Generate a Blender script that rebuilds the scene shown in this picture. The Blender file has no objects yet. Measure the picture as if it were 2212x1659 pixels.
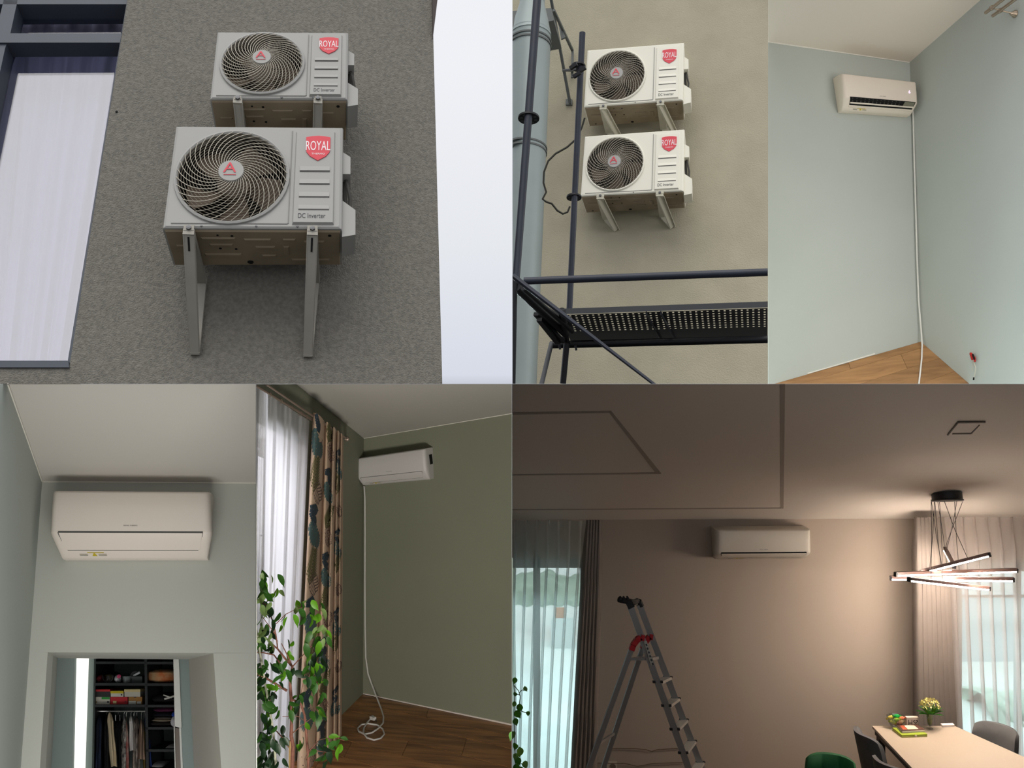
import bpy, bmesh, math, random
from mathutils import Vector, Matrix
random.seed(7)
SC = bpy.context.scene
COL = SC.collection
F, CX, CY = 2000.0, 1106.0, 829.5
EYE = Vector((0, 0, 5.0))

# ------------------------------------------------------------ camera, sky, exposure
cd = bpy.data.cameras.new('camera')
cd.sensor_width = 36.0
cd.lens = F / 2212.0 * 36.0
cd.clip_end = 500
cam = bpy.data.objects.new('camera', cd)
cam.location = EYE
cam.rotation_euler = (math.pi / 2, 0, 0)
COL.objects.link(cam)
SC.camera = cam
SC.view_settings.view_transform = 'Standard'
SC.view_settings.look = 'None'
SC.view_settings.exposure = 0.0
SC.view_settings.gamma = 1.0
SC.view_settings.use_curve_mapping = False
SC.cycles.max_bounces = 8
SC.cycles.transparent_max_bounces = 16
SC.cycles.sample_clamp_indirect = 6.0

wd = bpy.data.worlds.new('overcast_sky')
SC.world = wd
wd.use_nodes = True
nt = wd.node_tree
nt.nodes.clear()
wo = nt.nodes.new('ShaderNodeOutputWorld')
bg = nt.nodes.new('ShaderNodeBackground')
tc = nt.nodes.new('ShaderNodeTexCoord')
sp = nt.nodes.new('ShaderNodeSeparateXYZ')
rp = nt.nodes.new('ShaderNodeValToRGB')
mr = nt.nodes.new('ShaderNodeMapRange')
mr.inputs[1].default_value = -0.4
mr.inputs[2].default_value = 0.6
mr.clamp = True
nt.links.new(tc.outputs['Generated'], sp.inputs[0])
nt.links.new(sp.outputs[2], mr.inputs[0])
nt.links.new(mr.outputs[0], rp.inputs[0])
nt.links.new(rp.outputs[0], bg.inputs[0])
nt.links.new(bg.outputs[0], wo.inputs[0])
el = rp.color_ramp.elements
el[0].position = 0.0; el[0].color = (0.20, 0.20, 0.20, 1)
el[1].position = 1.0; el[1].color = (0.88, 0.89, 0.93, 1)
for p, c in ((0.37, (0.26, 0.26, 0.27, 1)), (0.41, (0.68, 0.71, 0.80, 1)), (0.55, (0.79, 0.81, 0.85, 1)), (0.72, (0.87, 0.88, 0.92, 1))):
    e = el.new(p); e.color = c
bg.inputs[1].default_value = 1.0

# ------------------------------------------------------------ helpers
def lin(c):
    return tuple(((v / 255.0) / 12.92 if v / 255.0 <= 0.04045 else ((v / 255.0 + 0.055) / 1.055) ** 2.4) for v in c)

def area(name, loc, look, sx, sy, power, col=(255, 255, 255)):
    ld = bpy.data.lights.new(name, 'AREA')
    ld.shape = 'RECTANGLE'; ld.size = sx; ld.size_y = sy
    ld.energy = power; ld.color = lin(col)
    o = bpy.data.objects.new(name, ld)
    o.location = loc
    d = Vector(look) - Vector(loc)
    o.rotation_euler = d.to_track_quat('-Z', 'Y').to_euler()
    COL.objects.link(o)
    return o

sd = bpy.data.lights.new('sun_through_cloud', 'SUN')
sd.energy = 1.7; sd.angle = math.radians(50); sd.color = lin((255, 252, 246))
so = bpy.data.objects.new('sun_through_cloud', sd)
so.rotation_euler = Vector((0.10, 0.34, -1.0)).to_track_quat('-Z', 'Y').to_euler()
COL.objects.link(so)
area('daylight_right_of_pale_corner', (5.3, 5.6, 7.0), (3.2, 10, 6.6), 2.2, 2.2, 75, (255, 250, 244))
area('fill_before_wardrobe_room', (-1.0, 2.4, 3.0), (-1.7, 4.9, 4.3), 1.4, 0.9, 29, (255, 250, 242))  # added fill lamp below the view, brightens the wardrobe room
area('daylight_outside_balcony_door', (-3.3, 8.6, 4.3), (-1.2, 8.9, 3.2), 2.6, 2.6, 95, (250, 250, 255))
area('fill_before_green_room', (-0.5, 3.85, 2.5), (-0.9, 9.6, 3.7), 0.7, 0.7, 150, (255, 250, 238))  # added fill lamp, low in front and out of view
area('sky_outside_left_window', (0.6, 10.8, 5.4), (0.6, 7.9, 3.2), 2.4, 1.0, 360, (224, 244, 250))
area('sky_outside_right_window', (4.0, 10.8, 5.4), (3.9, 7.9, 3.2), 2.4, 1.0, 230, (224, 244, 250))


def at(px, py, s):
    return EYE + Vector(((px - CX) / F, 1.0, -(py - CY) / F)) * s

class Plane:
    def __init__(s, n, p):
        s.n = Vector(n).normalized(); s.p = Vector(p)
    def hit(s, px, py, off=0.0):
        r = Vector(((px - CX) / F, 1.0, -(py - CY) / F))
        return EYE + r * (((s.p + s.n * off - EYE).dot(s.n)) / r.dot(s.n))
    def depth(s, px, py, off=0.0):
        return s.hit(px, py, off).y

def plane3(a, b, c, deep=None):
    n = (b - a).cross(c - a).normalized()
    if deep is not None:
        if n.dot(Vector(deep)) < 0: n = -n
    elif n.y < 0: n = -n
    return Plane(n, a)

class Facet:
    """a flat four-cornered face in the scene; (u, v) run over it, w goes in along its normal"""
    def __init__(s, quad, plane, off=0.0):
        s.pl, s.off = plane, off
        (x0, y0), (x1, y1), (x2, y2), (x3, y3) = quad
        dx1, dx2, sx = x1 - x2, x3 - x2, x0 - x1 + x2 - x3
        dy1, dy2, sy = y1 - y2, y3 - y2, y0 - y1 + y2 - y3
        den = dx1 * dy2 - dx2 * dy1
        g = (sx * dy2 - dx2 * sy) / den
        h = (dx1 * sy - sx * dy1) / den
        s.H = (x1 - x0 + g * x1, x3 - x0 + h * x3, x0, y1 - y0 + g * y1, y3 - y0 + h * y3, y0, g, h)
    def px(s, u, v):
        a, b, c, d, e, f, g, h = s.H
        k = g * u + h * v + 1
        return (a * u + b * v + c) / k, (d * u + e * v + f) / k
    def __call__(s, u, v, w=0.0):
        x, y = s.px(u, v)
        return s.pl.hit(x, y, s.off) + s.pl.n * w

ORG = {}
class MB:
    def __init__(s):
        s.v = []; s.f = []; s.m = []
    def add(s, vs, fs, mi=0):
        b = len(s.v)
        s.v += [Vector(p) for p in vs]
        for f in fs:
            s.f.append([b + i for i in f]); s.m.append(mi)
    def hexa(s, p, mi=0):
        s.add(p, [(0, 1, 2, 3), (7, 6, 5, 4), (0, 4, 5, 1), (1, 5, 6, 2), (2, 6, 7, 3), (3, 7, 4, 0)], mi)
    def box(s, M, u0, u1, v0, v1, w0, w1, mi=0):
        s.hexa([M(u0, v0, w0), M(u1, v0, w0), M(u1, v1, w0), M(u0, v1, w0),
                M(u0, v0, w1), M(u1, v0, w1), M(u1, v1, w1), M(u0, v1, w1)], mi)
    def bar(s, a, b, wd, ht, up=(0, 0, 1), mi=0, wd2=None, ht2=None):
        a, b, up = Vector(a), Vector(b), Vector(up)
        d = (b - a).normalized()
        x = d.cross(up).normalized(); y = x.cross(d).normalized()
        wd2 = wd if wd2 is None else wd2; ht2 = ht if ht2 is None else ht2
        q = lambda c, w, h: [c - x * w / 2 - y * h / 2, c + x * w / 2 - y * h / 2, c + x * w / 2 + y * h / 2, c - x * w / 2 + y * h / 2]
        s.hexa(q(a, wd, ht) + q(b, wd2, ht2), mi)
    def tube(s, pts, r, n=8, closed=False, mi=0, r2=None):
        pts = [Vector(p) for p in pts]
        N = len(pts); rings = []
        prev = None
        for i, p in enumerate(pts):
            if closed: d = pts[(i + 1) % N] - pts[i - 1]
            else: d = pts[min(i + 1, N - 1)] - pts[max(i - 1, 0)]
            d.normalize()
            if prev is None:
                up = Vector((0, 0, 1)) if abs(d.z) < 0.9 else Vector((1, 0, 0))
                x = d.cross(up).normalized()
            else:
                x = (prev - d * prev.dot(d)).normalized()
            prev = x
            y = d.cross(x)
            rr = r if r2 is None else r + (r2 - r) * i / (N - 1)
            rings.append([p + (x * math.cos(2 * math.pi * k / n) + y * math.sin(2 * math.pi * k / n)) * rr for k in range(n)])
        fs = []
        for i in range(N if closed else N - 1):
            j = (i + 1) % N
            for k in range(n):
                k2 = (k + 1) % n
                fs.append((i * n + k, i * n + k2, j * n + k2, j * n + k))
        if not closed:
            fs.append(tuple(range(n))[::-1]); fs.append(tuple((N - 1) * n + k for k in range(n)))
        s.add([q for rg in rings for q in rg], fs, mi)
    def lathe(s, prof, c, ax=(0, 0, 1), n=20, mi=0):
        c, ax = Vector(c), Vector(ax).normalized()
        up = Vector((0, 1, 0)) if abs(ax.y) < 0.9 else Vector((1, 0, 0))
        x = ax.cross(up).normalized(); y = ax.cross(x)
        vs = []
        for r, h in prof:
            for k in range(n):
                a = 2 * math.pi * k / n
                vs.append(c + ax * h + (x * math.cos(a) + y * math.sin(a)) * r)
        fs = []
        for i in range(len(prof) - 1):
            for k in range(n):
                k2 = (k + 1) % n
                fs.append((i * n + k, i * n + k2, (i + 1) * n + k2, (i + 1) * n + k))
        if prof[0][0] > 1e-5: fs.append(tuple(range(n))[::-1])
        if prof[-1][0] > 1e-5: fs.append(tuple((len(prof) - 1) * n + k for k in range(n)))
        s.add(vs, fs, mi)
    def grid(s, fn, nu, nv, mi=0):
        vs = [fn(i / nu, j / nv) for j in range(nv + 1) for i in range(nu + 1)]
        fs = [(j * (nu + 1) + i, j * (nu + 1) + i + 1, (j + 1) * (nu + 1) + i + 1, (j + 1) * (nu + 1) + i) for j in range(nv) for i in range(nu)]
        s.add(vs, fs, mi)
    def prism(s, front, back, mi=0):
        n = len(front)
        s.add(list(front) + list(back), [tuple(range(n)), tuple(range(2 * n - 1, n - 1, -1))] + [(i, (i + 1) % n, n + (i + 1) % n, n + i) for i in range(n)], mi)
    def pxprism(s, poly, pl, off, th, mi=0):
        f = [pl.hit(x, y, off) for x, y in poly]
        s.prism(f, [p + pl.n * th for p in f], mi)
    def build(s, name, mats, parent=None, smooth=False, kind=None):
        me = bpy.data.meshes.new(name)
        if parent is not None: o0 = ORG[parent.name]
        else:
            xs = [p.x for p in s.v]; ys = [p.y for p in s.v]; zs = [p.z for p in s.v]
            o0 = Vector(((min(xs) + max(xs)) / 2, (min(ys) + max(ys)) / 2, min(zs)))
        me.from_pydata([tuple(p - o0) for p in s.v], [], s.f)
        if not isinstance(mats, (list, tuple)): mats = [mats]
        for m in mats: me.materials.append(m)
        me.polygons.foreach_set('material_index', s.m)
        bm = bmesh.new(); bm.from_mesh(me)
        bmesh.ops.recalc_face_normals(bm, faces=bm.faces)
        bm.to_mesh(me); bm.free()
        if smooth:
            me.polygons.foreach_set('use_smooth', [True] * len(me.polygons))
            me.set_sharp_from_angle(angle=math.radians(40))
        me.update()
        ob = bpy.data.objects.new(name, me)
        COL.objects.link(ob)
        if parent is not None: ob.parent = parent
        else: ob.location = o0
        ORG[ob.name] = o0
        if kind: ob['kind'] = kind
        return ob

def tag(o, label=None, cat=None, group=None, kind=None):
    if label: o['label'] = label
    if cat: o['category'] = cat
    if group: o['group'] = group
    if kind: o['kind'] = kind
    return o

def thing(name, label, cat, loc, group=None):
    o = bpy.data.objects.new(name, None)
    o.empty_display_size = 0.1
    o.location = loc
    COL.objects.link(o)
    ORG[o.name] = Vector(loc)
    return tag(o, label, cat, group)

def struct(name, mb, m, parent=None, smooth=False):
    o = mb.build(name, m, parent, smooth)
    if parent is None: o['kind'] = 'structure'
    return o

# ------------------------------------------------------------ materials
def mat(name, rgb, rough=0.6, metal=0.0, var=0.0, vscale=8.0, bump=0.0, bscale=60.0, rgb2=None, emis=None, estr=0.0, spec=0.4, stretch=None):
    m = bpy.data.materials.new(name)
    m.use_nodes = True
    n = m.node_tree; b = n.nodes['Principled BSDF']
    c = lin(rgb)
    b.inputs['Base Color'].default_value = (*c, 1)
    b.inputs['Roughness'].default_value = rough
    b.inputs['Metallic'].default_value = metal
    b.inputs['Specular IOR Level'].default_value = spec
    tcn = n.nodes.new('ShaderNodeTexCoord')
    src = tcn.outputs['Object']
    if stretch:
        mp = n.nodes.new('ShaderNodeMapping'); mp.inputs['Scale'].default_value = stretch
        n.links.new(src, mp.inputs[0]); src = mp.outputs[0]
    if var > 0 or rgb2:
        no = n.nodes.new('ShaderNodeTexNoise'); no.inputs['Scale'].default_value = vscale
        no.inputs['Detail'].default_value = 4
        n.links.new(src, no.inputs['Vector'])
        r = n.nodes.new('ShaderNodeValToRGB')
        c2 = lin(rgb2) if rgb2 else tuple(min(1, x * (1 + var)) for x in c)
        c1 = c if rgb2 else tuple(x * (1 - var) for x in c)
        r.color_ramp.elements[0].position = 0.35; r.color_ramp.elements[0].color = (*c1, 1)
        r.color_ramp.elements[1].position = 0.65; r.color_ramp.elements[1].color = (*c2, 1)
        n.links.new(no.outputs['Fac'], r.inputs[0]); n.links.new(r.outputs[0], b.inputs['Base Color'])
    if bump > 0:
        nb = n.nodes.new('ShaderNodeTexNoise'); nb.inputs['Scale'].default_value = bscale
        nb.inputs['Detail'].default_value = 3
        n.links.new(src, nb.inputs['Vector'])
        bp = n.nodes.new('ShaderNodeBump'); bp.inputs['Strength'].default_value = bump; bp.inputs['Distance'].default_value = 0.01
        n.links.new(nb.outputs['Fac'], bp.inputs['Height']); n.links.new(bp.outputs[0], b.inputs['Normal'])
    if emis:
        b.inputs['Emission Color'].default_value = (*lin(emis), 1)
        b.inputs['Emission Strength'].default_value = estr
    return m

def sheer_mat(name, rgb, opac, transl=0.5):
    m = bpy.data.materials.new(name); m.use_nodes = True
    n = m.node_tree; n.nodes.clear()
    out = n.nodes.new('ShaderNodeOutputMaterial')
    d = n.nodes.new('ShaderNodeBsdfDiffuse'); t = n.nodes.new('ShaderNodeBsdfTranslucent')
    d.inputs[0].default_value = (*lin(rgb), 1); t.inputs[0].default_value = (*lin(rgb), 1)
    tr = n.nodes.new('ShaderNodeBsdfTransparent')
    a = n.nodes.new('ShaderNodeMixShader'); a.inputs[0].default_value = transl
    n.links.new(d.outputs[0], a.inputs[1]); n.links.new(t.outputs[0], a.inputs[2])
    b = n.nodes.new('ShaderNodeMixShader')
    # denser weave where the cloth is seen edge-on
    lw = n.nodes.new('ShaderNodeLayerWeight'); lw.inputs[0].default_value = 0.35
    mrn = n.nodes.new('ShaderNodeMapRange'); mrn.inputs[3].default_value = opac; mrn.inputs[4].default_value = min(1, opac + 0.45)
    n.links.new(lw.outputs['Facing'], mrn.inputs[0]); n.links.new(mrn.outputs[0], b.inputs[0])
    n.links.new(tr.outputs[0], b.inputs[1]); n.links.new(a.outputs[0], b.inputs[2])
    n.links.new(b.outputs[0], out.inputs[0])
    return m

def glass_mat(name, tint=(235, 240, 240), gloss=0.12):
    m = bpy.data.materials.new(name); m.use_nodes = True
    n = m.node_tree; n.nodes.clear()
    out = n.nodes.new('ShaderNodeOutputMaterial')
    g = n.nodes.new('ShaderNodeBsdfGlossy'); g.inputs['Roughness'].default_value = 0.05
    tr = n.nodes.new('ShaderNodeBsdfTransparent'); tr.inputs[0].default_value = (*lin(tint), 1)
    b = n.nodes.new('ShaderNodeMixShader'); b.inputs[0].default_value = gloss
    n.links.new(tr.outputs[0], b.inputs[1]); n.links.new(g.outputs[0], b.inputs[2])
    n.links.new(b.outputs[0], out.inputs[0])
    return m

def leaf_mat(name, rgb, rough=0.45, tr=0.4):
    m = mat(name, rgb, rough, var=0.25, vscale=5)
    n = m.node_tree; b = n.nodes['Principled BSDF']
    out = [x for x in n.nodes if x.type == 'OUTPUT_MATERIAL'][0]
    t = n.nodes.new('ShaderNodeBsdfTranslucent')
    c = lin(rgb); t.inputs[0].default_value = (min(1, c[0] * 2.2), min(1, c[1] * 2.0), c[2] * 0.8, 1)
    mx = n.nodes.new('ShaderNodeMixShader'); mx.inputs[0].default_value = tr
    n.links.new(b.outputs[0], mx.inputs[1]); n.links.new(t.outputs[0], mx.inputs[2]); n.links.new(mx.outputs[0], out.inputs[0])
    return m

def wood_mat(name, dark, light, scale, along):
    """laminate grain running along the given direction"""
    m = bpy.data.materials.new(name); m.use_nodes = True
    n = m.node_tree; b = n.nodes['Principled BSDF']
    b.inputs['Roughness'].default_value = 0.45
    tcn = n.nodes.new('ShaderNodeTexCoord')
    mp = n.nodes.new('ShaderNodeMapping')
    along = Vector(along).normalized()
    ang = math.atan2(along.y, along.x)
    mp.inputs['Rotation'].default_value = (0, 0, -ang)
    mp.inputs['Scale'].default_value = (scale * 0.12, scale, scale)
    oi = n.nodes.new('ShaderNodeObjectInfo')
    ad = n.nodes.new('ShaderNodeVectorMath'); ad.operation = 'ADD'
    mu = n.nodes.new('ShaderNodeMath'); mu.operation = 'MULTIPLY'; mu.inputs[1].default_value = 37.0
    n.links.new(oi.outputs['Random'], mu.inputs[0])
    n.links.new(tcn.outputs['Object'], mp.inputs[0]); n.links.new(mp.outputs[0], ad.inputs[0]); n.links.new(mu.outputs[0], ad.inputs[1])
    no = n.nodes.new('ShaderNodeTexNoise'); no.inputs['Scale'].default_value = 1.0; no.inputs['Detail'].default_value = 8; no.inputs['Distortion'].default_value = 0.6
    n.links.new(ad.outputs[0], no.inputs['Vector'])
    r = n.nodes.new('ShaderNodeValToRGB')
    r.color_ramp.elements[0].position = 0.32; r.color_ramp.elements[0].color = (*lin(dark), 1)
    r.color_ramp.elements[1].position = 0.62; r.color_ramp.elements[1].color = (*lin(light), 1)
    n.links.new(no.outputs['Fac'], r.inputs[0])
    hs = n.nodes.new('ShaderNodeHueSaturation')
    m2 = n.nodes.new('ShaderNodeMapRange'); m2.inputs[3].default_value = 0.86; m2.inputs[4].default_value = 1.12
    n.links.new(oi.outputs['Random'], m2.inputs[0]); n.links.new(m2.outputs[0], hs.inputs['Value'])
    n.links.new(r.outputs[0], hs.inputs['Color']); n.links.new(hs.outputs[0], b.inputs['Base Color'])
    return m

def text2d(s):
    """glyph outlines of the built-in font, scaled to the unit square, y down"""
    cu = bpy.data.curves.new('t', 'FONT'); cu.body = s; cu.resolution_u = 3
    o = bpy.data.objects.new('t', cu); COL.objects.link(o)
    dg = bpy.context.evaluated_depsgraph_get()
    me = bpy.data.meshes.new_from_object(o.evaluated_get(dg))
    vs = [(v.co.x, v.co.y) for v in me.vertices]; fs = [tuple(p.vertices) for p in me.polygons]
    bpy.data.objects.remove(o); bpy.data.curves.remove(cu); bpy.data.meshes.remove(me)
    x0, x1 = min(v[0] for v in vs), max(v[0] for v in vs)
    y0, y1 = min(v[1] for v in vs), max(v[1] for v in vs)
    return [((x - x0) / (x1 - x0), 1 - (y - y0) / (y1 - y0)) for x, y in vs], fs
_T = {}
def put_text(mb, s, M, u0, u1, v0, v1, w, mi=0, slant=0.0):
    if s not in _T: _T[s] = text2d(s)
    vs, fs = _T[s]
    mb.add([M(u0 + (u1 - u0) * x, v0 + (v1 - v0) * (y + slant * x), w) for x, y in vs], fs, mi)

white_shell = mat('casing_white_paint', (156, 155, 151), 0.45, spec=0.3)
ivory_shell = mat('casing_cream_paint', (222, 219, 204), 0.45, spec=0.3)
pan_shaded = mat('base_pan_shaded_beige', (140, 126, 104), 0.7, var=0.12, vscale=6)  # casing beige darkened: shade of the underside is put into the colour
cavity = mat('fan_cavity_dark', (22, 20, 18), 0.9)
fan_plastic = mat('fan_brown_plastic', (88, 74, 60), 0.6)
wire = mat('guard_wire_grey', (180, 174, 160), 0.5)
wire_dim = mat('guard_ring_wire_grey', (142, 134, 118), 0.5)
red_ink = mat('badge_red_print', (206, 58, 72), 0.5)
white_ink = mat('badge_white_print', (235, 225, 225), 0.5)
dark_ink = mat('dark_grey_print', (62, 62, 66), 0.6)
groove_m = mat('groove_shadow_grey', (96, 95, 92), 0.8)
seam_m = mat('pressed_seam_grey', (132, 131, 127), 0.7)
black_hole = mat('hole_black', (8, 8, 8), 0.9)
galv = mat('bracket_grey_paint', (150, 146, 136), 0.55, var=0.05)
bolt_m = mat('bolt_steel', (90, 90, 92), 0.4, 0.8)
# ------------------------------------------------------------ outdoor unit, indoor unit, bracket
def outdoor_unit(quad, pl, label, depth=0.3, ru=0.318, rv=0.436, shell=None, group=None, uc=0.362, vc=0.515, twist=1.35, slots=True, wires=36):
    shell = shell or white_shell
    M = Facet(quad, pl)
    root = thing('outdoor_air_conditioner', label, 'air conditioner', M(0.5, 1.0, depth / 2), group)
    N = 64
    def rect(a, ins):
        du, dv = math.cos(a) * ru, math.sin(a) * rv
        t = 1e9
        if du > 1e-9: t = min(t, (1 - ins - uc) / du)
        if du < -1e-9: t = min(t, (ins - uc) / du)
        if dv > 1e-9: t = min(t, (1 - ins - vc) / dv)
        if dv < -1e-9: t = min(t, (ins - vc) / dv)
        return uc + du * t, vc + dv * t
    angs = [2 * math.pi * k / N for k in range(N)]
    for cu_, cv_ in ((0, 0), (1, 0), (1, 1), (0, 1)):
        angs.append(math.atan2((cv_ - vc) / rv, (cu_ - uc) / ru) % (2 * math.pi))
    angs.sort()
    n = len(angs)
    mb = MB()
    rings = [[M(uc + ru * math.cos(a), vc + rv * math.sin(a), 0.03) for a in angs],
             [M(uc + ru * math.cos(a), vc + rv * math.sin(a), 0.0) for a in angs],
             [M(*rect(a, 0.018), 0.0) for a in angs],
             [M(*rect(a, 0.004), 0.006) for a in angs],
             [M(*rect(a, 0.0), 0.018) for a in angs],
             [M(*rect(a, 0.0), depth) for a in angs]]
    fs = []
    for i in range(len(rings) - 1):
        for k in range(n):
            k2 = (k + 1) % n
            fs.append((i * n + k, i * n + k2, (i + 1) * n + k2, (i + 1) * n + k))
    fs.append(tuple((len(rings) - 1) * n + k for k in range(n)))
    mb.add([p for r in rings for p in r], fs)
    body = mb.build('casing', shell, root)
    # pressed outline of the fan panel
    for (a, b, c, d) in ((0.045, 0.695, 0.955, 0.962), (0.695, 0.700, 0.05, 0.955)):
        mb = MB(); mb.box(M, a, b, c, d, -0.003, 0.002); mb.build('pressed_seam', seam_m, body)
    # cavity and fan
    mb = MB()
    C = lambda r, a, w: M(uc + ru * r * math.cos(a), vc + rv * r * math.sin(a), w)
    aa = [2 * math.pi * k / 40 for k in range(40)]
    r0 = [C(0.995, a, 0.028) for a in aa]; r1 = [C(0.93, a, 0.13) for a in aa]
    mb.add(r0 + r1, [(k, (k + 1) % 40, 40 + (k + 1) % 40, 40 + k) for k in range(40)] + [tuple(range(40, 80))])
    mb.build('fan_shroud', cavity, root)
    mb = MB()
    for b in range(5):
        a0 = b * 2 * math.pi / 5
        g = lambda u, v, a0=a0: C(0.2 + 0.68 * v, a0 + (u - 0.5) * 0.85 + 0.35 * v, 0.05 + 0.05 * u)
        mb.grid(g, 5, 4)
    mb.lathe([(0.001, 0), (0.07, 0), (0.075, 0.04)], M(uc, vc, 0.055), pl.n, 16)
    mb.build('fan', fan_plastic, root, True)
    # guard
    lip = MB(); lip.tube([C(1.015, a, -0.004) for a in aa], 0.009, 6, True)
    lip.build('guard_rim', shell, root, True)
    dome = lambda r: -0.012 - 0.03 * (1 - r * r)
    mb = MB()
    h0 = 0.22
    for k in range(wires):
        a0 = 2 * math.pi * k / wires
        pts = [C(r, a0 + twist * ((r - h0) / (1 - h0)) ** 0.85, dome(r)) for r in [h0 + (1 - h0) * i / 9 for i in range(10)]]
        mb.tube(pts, 0.0017, 4)
    guard = mb.build('fan_guard', wire, root, kind='stuff')
    mb = MB()
    for k in range(15):
        r = 0.26 + 0.05 * k
        mb.tube([C(r, a, dome(r) + 0.003) for a in aa], 0.0016, 3, True)
    mb.build('guard_ring_wires', wire_dim, guard, kind='stuff')
    mb = MB()
    hb = [C(0.225, a, dome(0) - 0.004) for a in aa]; hb2 = [C(0.235, a, dome(0) + 0.012) for a in aa]
    mb.prism(hb, hb2)
    hub = mb.build('hub_badge', white_shell, root)
    mb = MB()
    put_text(mb, 'A', M, uc - 0.045, uc + 0.03, vc - 0.075, vc + 0.02, dome(0) - 0.007)
    mb.box(M, uc - 0.04, uc + 0.03, vc + 0.04, vc + 0.045, dome(0) - 0.0065, dome(0) - 0.005)
    # the hub stands proud of the guard: follow its own centre
    mb.build('hub_letter', red_ink, hub)
    # right hand panel
    pa = MB()
    p0, p1 = 0.718, 0.955
    pa.hexa([M(p0 + .008, 0.07, -0.008), M(p1 - .008, 0.07, -0.008), M(p1 - .008, 0.955, -0.012), M(p0 + .008, 0.955, -0.012),
             M(p0, 0.06, 0.002), M(p1, 0.06, 0.002), M(p1, 0.97, 0.002), M(p0, 0.97, 0.002)])
    pan = pa.build('service_panel', shell, root)
    for v in (0.465, 0.59, 0.715, 0.835):
        mb = MB(); mb.box(M, 0.752, 0.925, v, v + 0.009, -0.0125, -0.006)
        mb.build('louvre_slot', groove_m, pan)
    for v in (0.465, 0.59, 0.715, 0.835):
        mb = MB(); mb.hexa([M(.752, v - .045, -.011), M(.925, v - .045, -.0105), M(.925, v, -.0145), M(.752, v, -.0145),
                 M(.752, v - .045, -.009), M(.925, v - .045, -.009), M(.925, v, -.009), M(.752, v, -.009)])
        mb.build('louvre', shell, pan)
    sh = [(0.0, 0.06), (0.25, 0.015), (0.5, 0.0), (0.75, 0.015), (1.0, 0.06), (1.0, 0.45), (0.97, 0.66), (0.82, 0.83), (0.5, 1.0), (0.18, 0.83), (0.03, 0.66), (0.0, 0.45)]
    s0, s1, t0, t1 = 0.782, 0.925, 0.115, 0.365
    S = lambda x, y, w: M(s0 + (s1 - s0) * x, t0 + (t1 - t0) * y, w)
    mb = MB(); mb.prism([S(x, y, -0.0135) for x, y in sh], [S(x, y, -0.009) for x, y in sh])
    bd = mb.build('shield_badge', red_ink, pan)
    mb = MB()
    put_text(mb, 'ROYAL', lambda x, y, w: S(x, y, w), 0.0, 1.0, 0.22, 0.60, -0.0145)
    put_text(mb, 'THERMO', lambda x, y, w: S(x, y, w), 0.24, 0.78, 0.70, 0.77, -0.0145)
    mb.build('badge_lettering', white_ink, bd)
    mb = MB(); put_text(mb, 'DC Inverter', M, 0.752, 0.905, 0.873, 0.918, -0.0135)
    mb.build('panel_lettering', dark_ink, pan)
    # side covers with pipe and cable between them
    mb = MB()
    mb.prism([M(1.0, .22, .03), M(1.045, .27, .03), M(1.045, .44, .03), M(1.0, .44, .03)], [M(1.0, .22, .16), M(1.045, .27, .16), M(1.045, .44, .16), M(1.0, .44, .16)])
    mb.build('terminal_cover', shell, root)
    mb = MB()
    mb.prism([M(1.0, .70, .03), M(1.075, .79, .03), M(1.075, 1.02, .03), M(1.0, 1.04, .03)], [M(1.0, .70, .19), M(1.075, .79, .19), M(1.075, 1.02, .19), M(1.0, 1.04, .19)])
    mb.build('valve_cover', shell, root)
    mb = MB()
    pg = bpy.data.materials.get('pipe_insulation_grey') or mat('pipe_insulation_grey', (70, 68, 64), .8)
    mb.tube([M(1.02, .44, .08), M(1.03, .52, .07), M(1.045, .62, .09), M(1.04, .75, .1)], 0.009, 6)
    mb.build('service_pipe', pg, root, True); mb = MB()
    mb.tube([M(1.008, .44, .1), M(1.012, .55, .1), M(1.02, .75, .12)], 0.011, 6)
    mb.build('service_pipe', pg, root, True)
    # base pan seen from below: pressed ribs, holes
    mb = MB()
    B = lambda u, w, h: M(u, 1.0 + h, w)
    mb.hexa([M(.01, 1.001, .012), M(.99, 1.001, .012), M(.99, 1.001, depth - .003), M(.01, 1.001, depth - .003),
             M(.014, 1.012, .02), M(.986, 1.012, .02), M(.986, 1.012, depth - .01), M(.014, 1.012, depth - .01)])
    pan2 = mb.build('base_pan', pan_shaded, root)
    for (a, b, c, d) in ((.20, .40, .06, .075), (.44, .60, .07, .085), (.24, .38, .11, .125), (.50, .62, .13, .145), (.20, .42, .19, .21),
                         (.53, .62, .20, .215), (.66, .74, .07, .082), (.78, .90, .085, .097), (.70, .80, .235, .25), (.80, .93, .235, .25), (.66, .70, .13, .2), (.05, .15, .12, .13)):
        mb = MB(); mb.hexa([B(a, c, .010), B(b, c, .010), B(b, d, .010), B(a, d, .010), B(a + .01, c + .003, .024), B(b - .01, c + .003, .024), B(b - .01, d - .003, .024), B(a + .01, d - .003, .024)])
        mb.build('pressed_rib', pan_shaded, pan2)
    for (u, w, r) in ((.46, depth - .035, .014), (.08, depth - .04, .007), (.93, .045, .008), (.30, .045, .005), (.38, .05, .006), (.30, .15, .006), (.39, .155, .006)):
        c = M(u, 1.0125, w)
        dn = (M(u, 1.2, w) - M(u, 1.0, w)).normalized()
        mb = MB(); mb.lathe([(0.0001, -0.001), (r, -0.001), (r, 0.0015), (0.0001, 0.0015)], c, dn, 10)
        mb.build('drain_hole', black_hole, pan2)
    for u in (.215, .52, .75):
        mb = MB(); mb.lathe([(.005, 0), (.004, .004), (.0001, .004)], M(u, .982, 0.0), -pl.n, 8)
        mb.build('screw', bolt_m, body)
    return root, M

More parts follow.
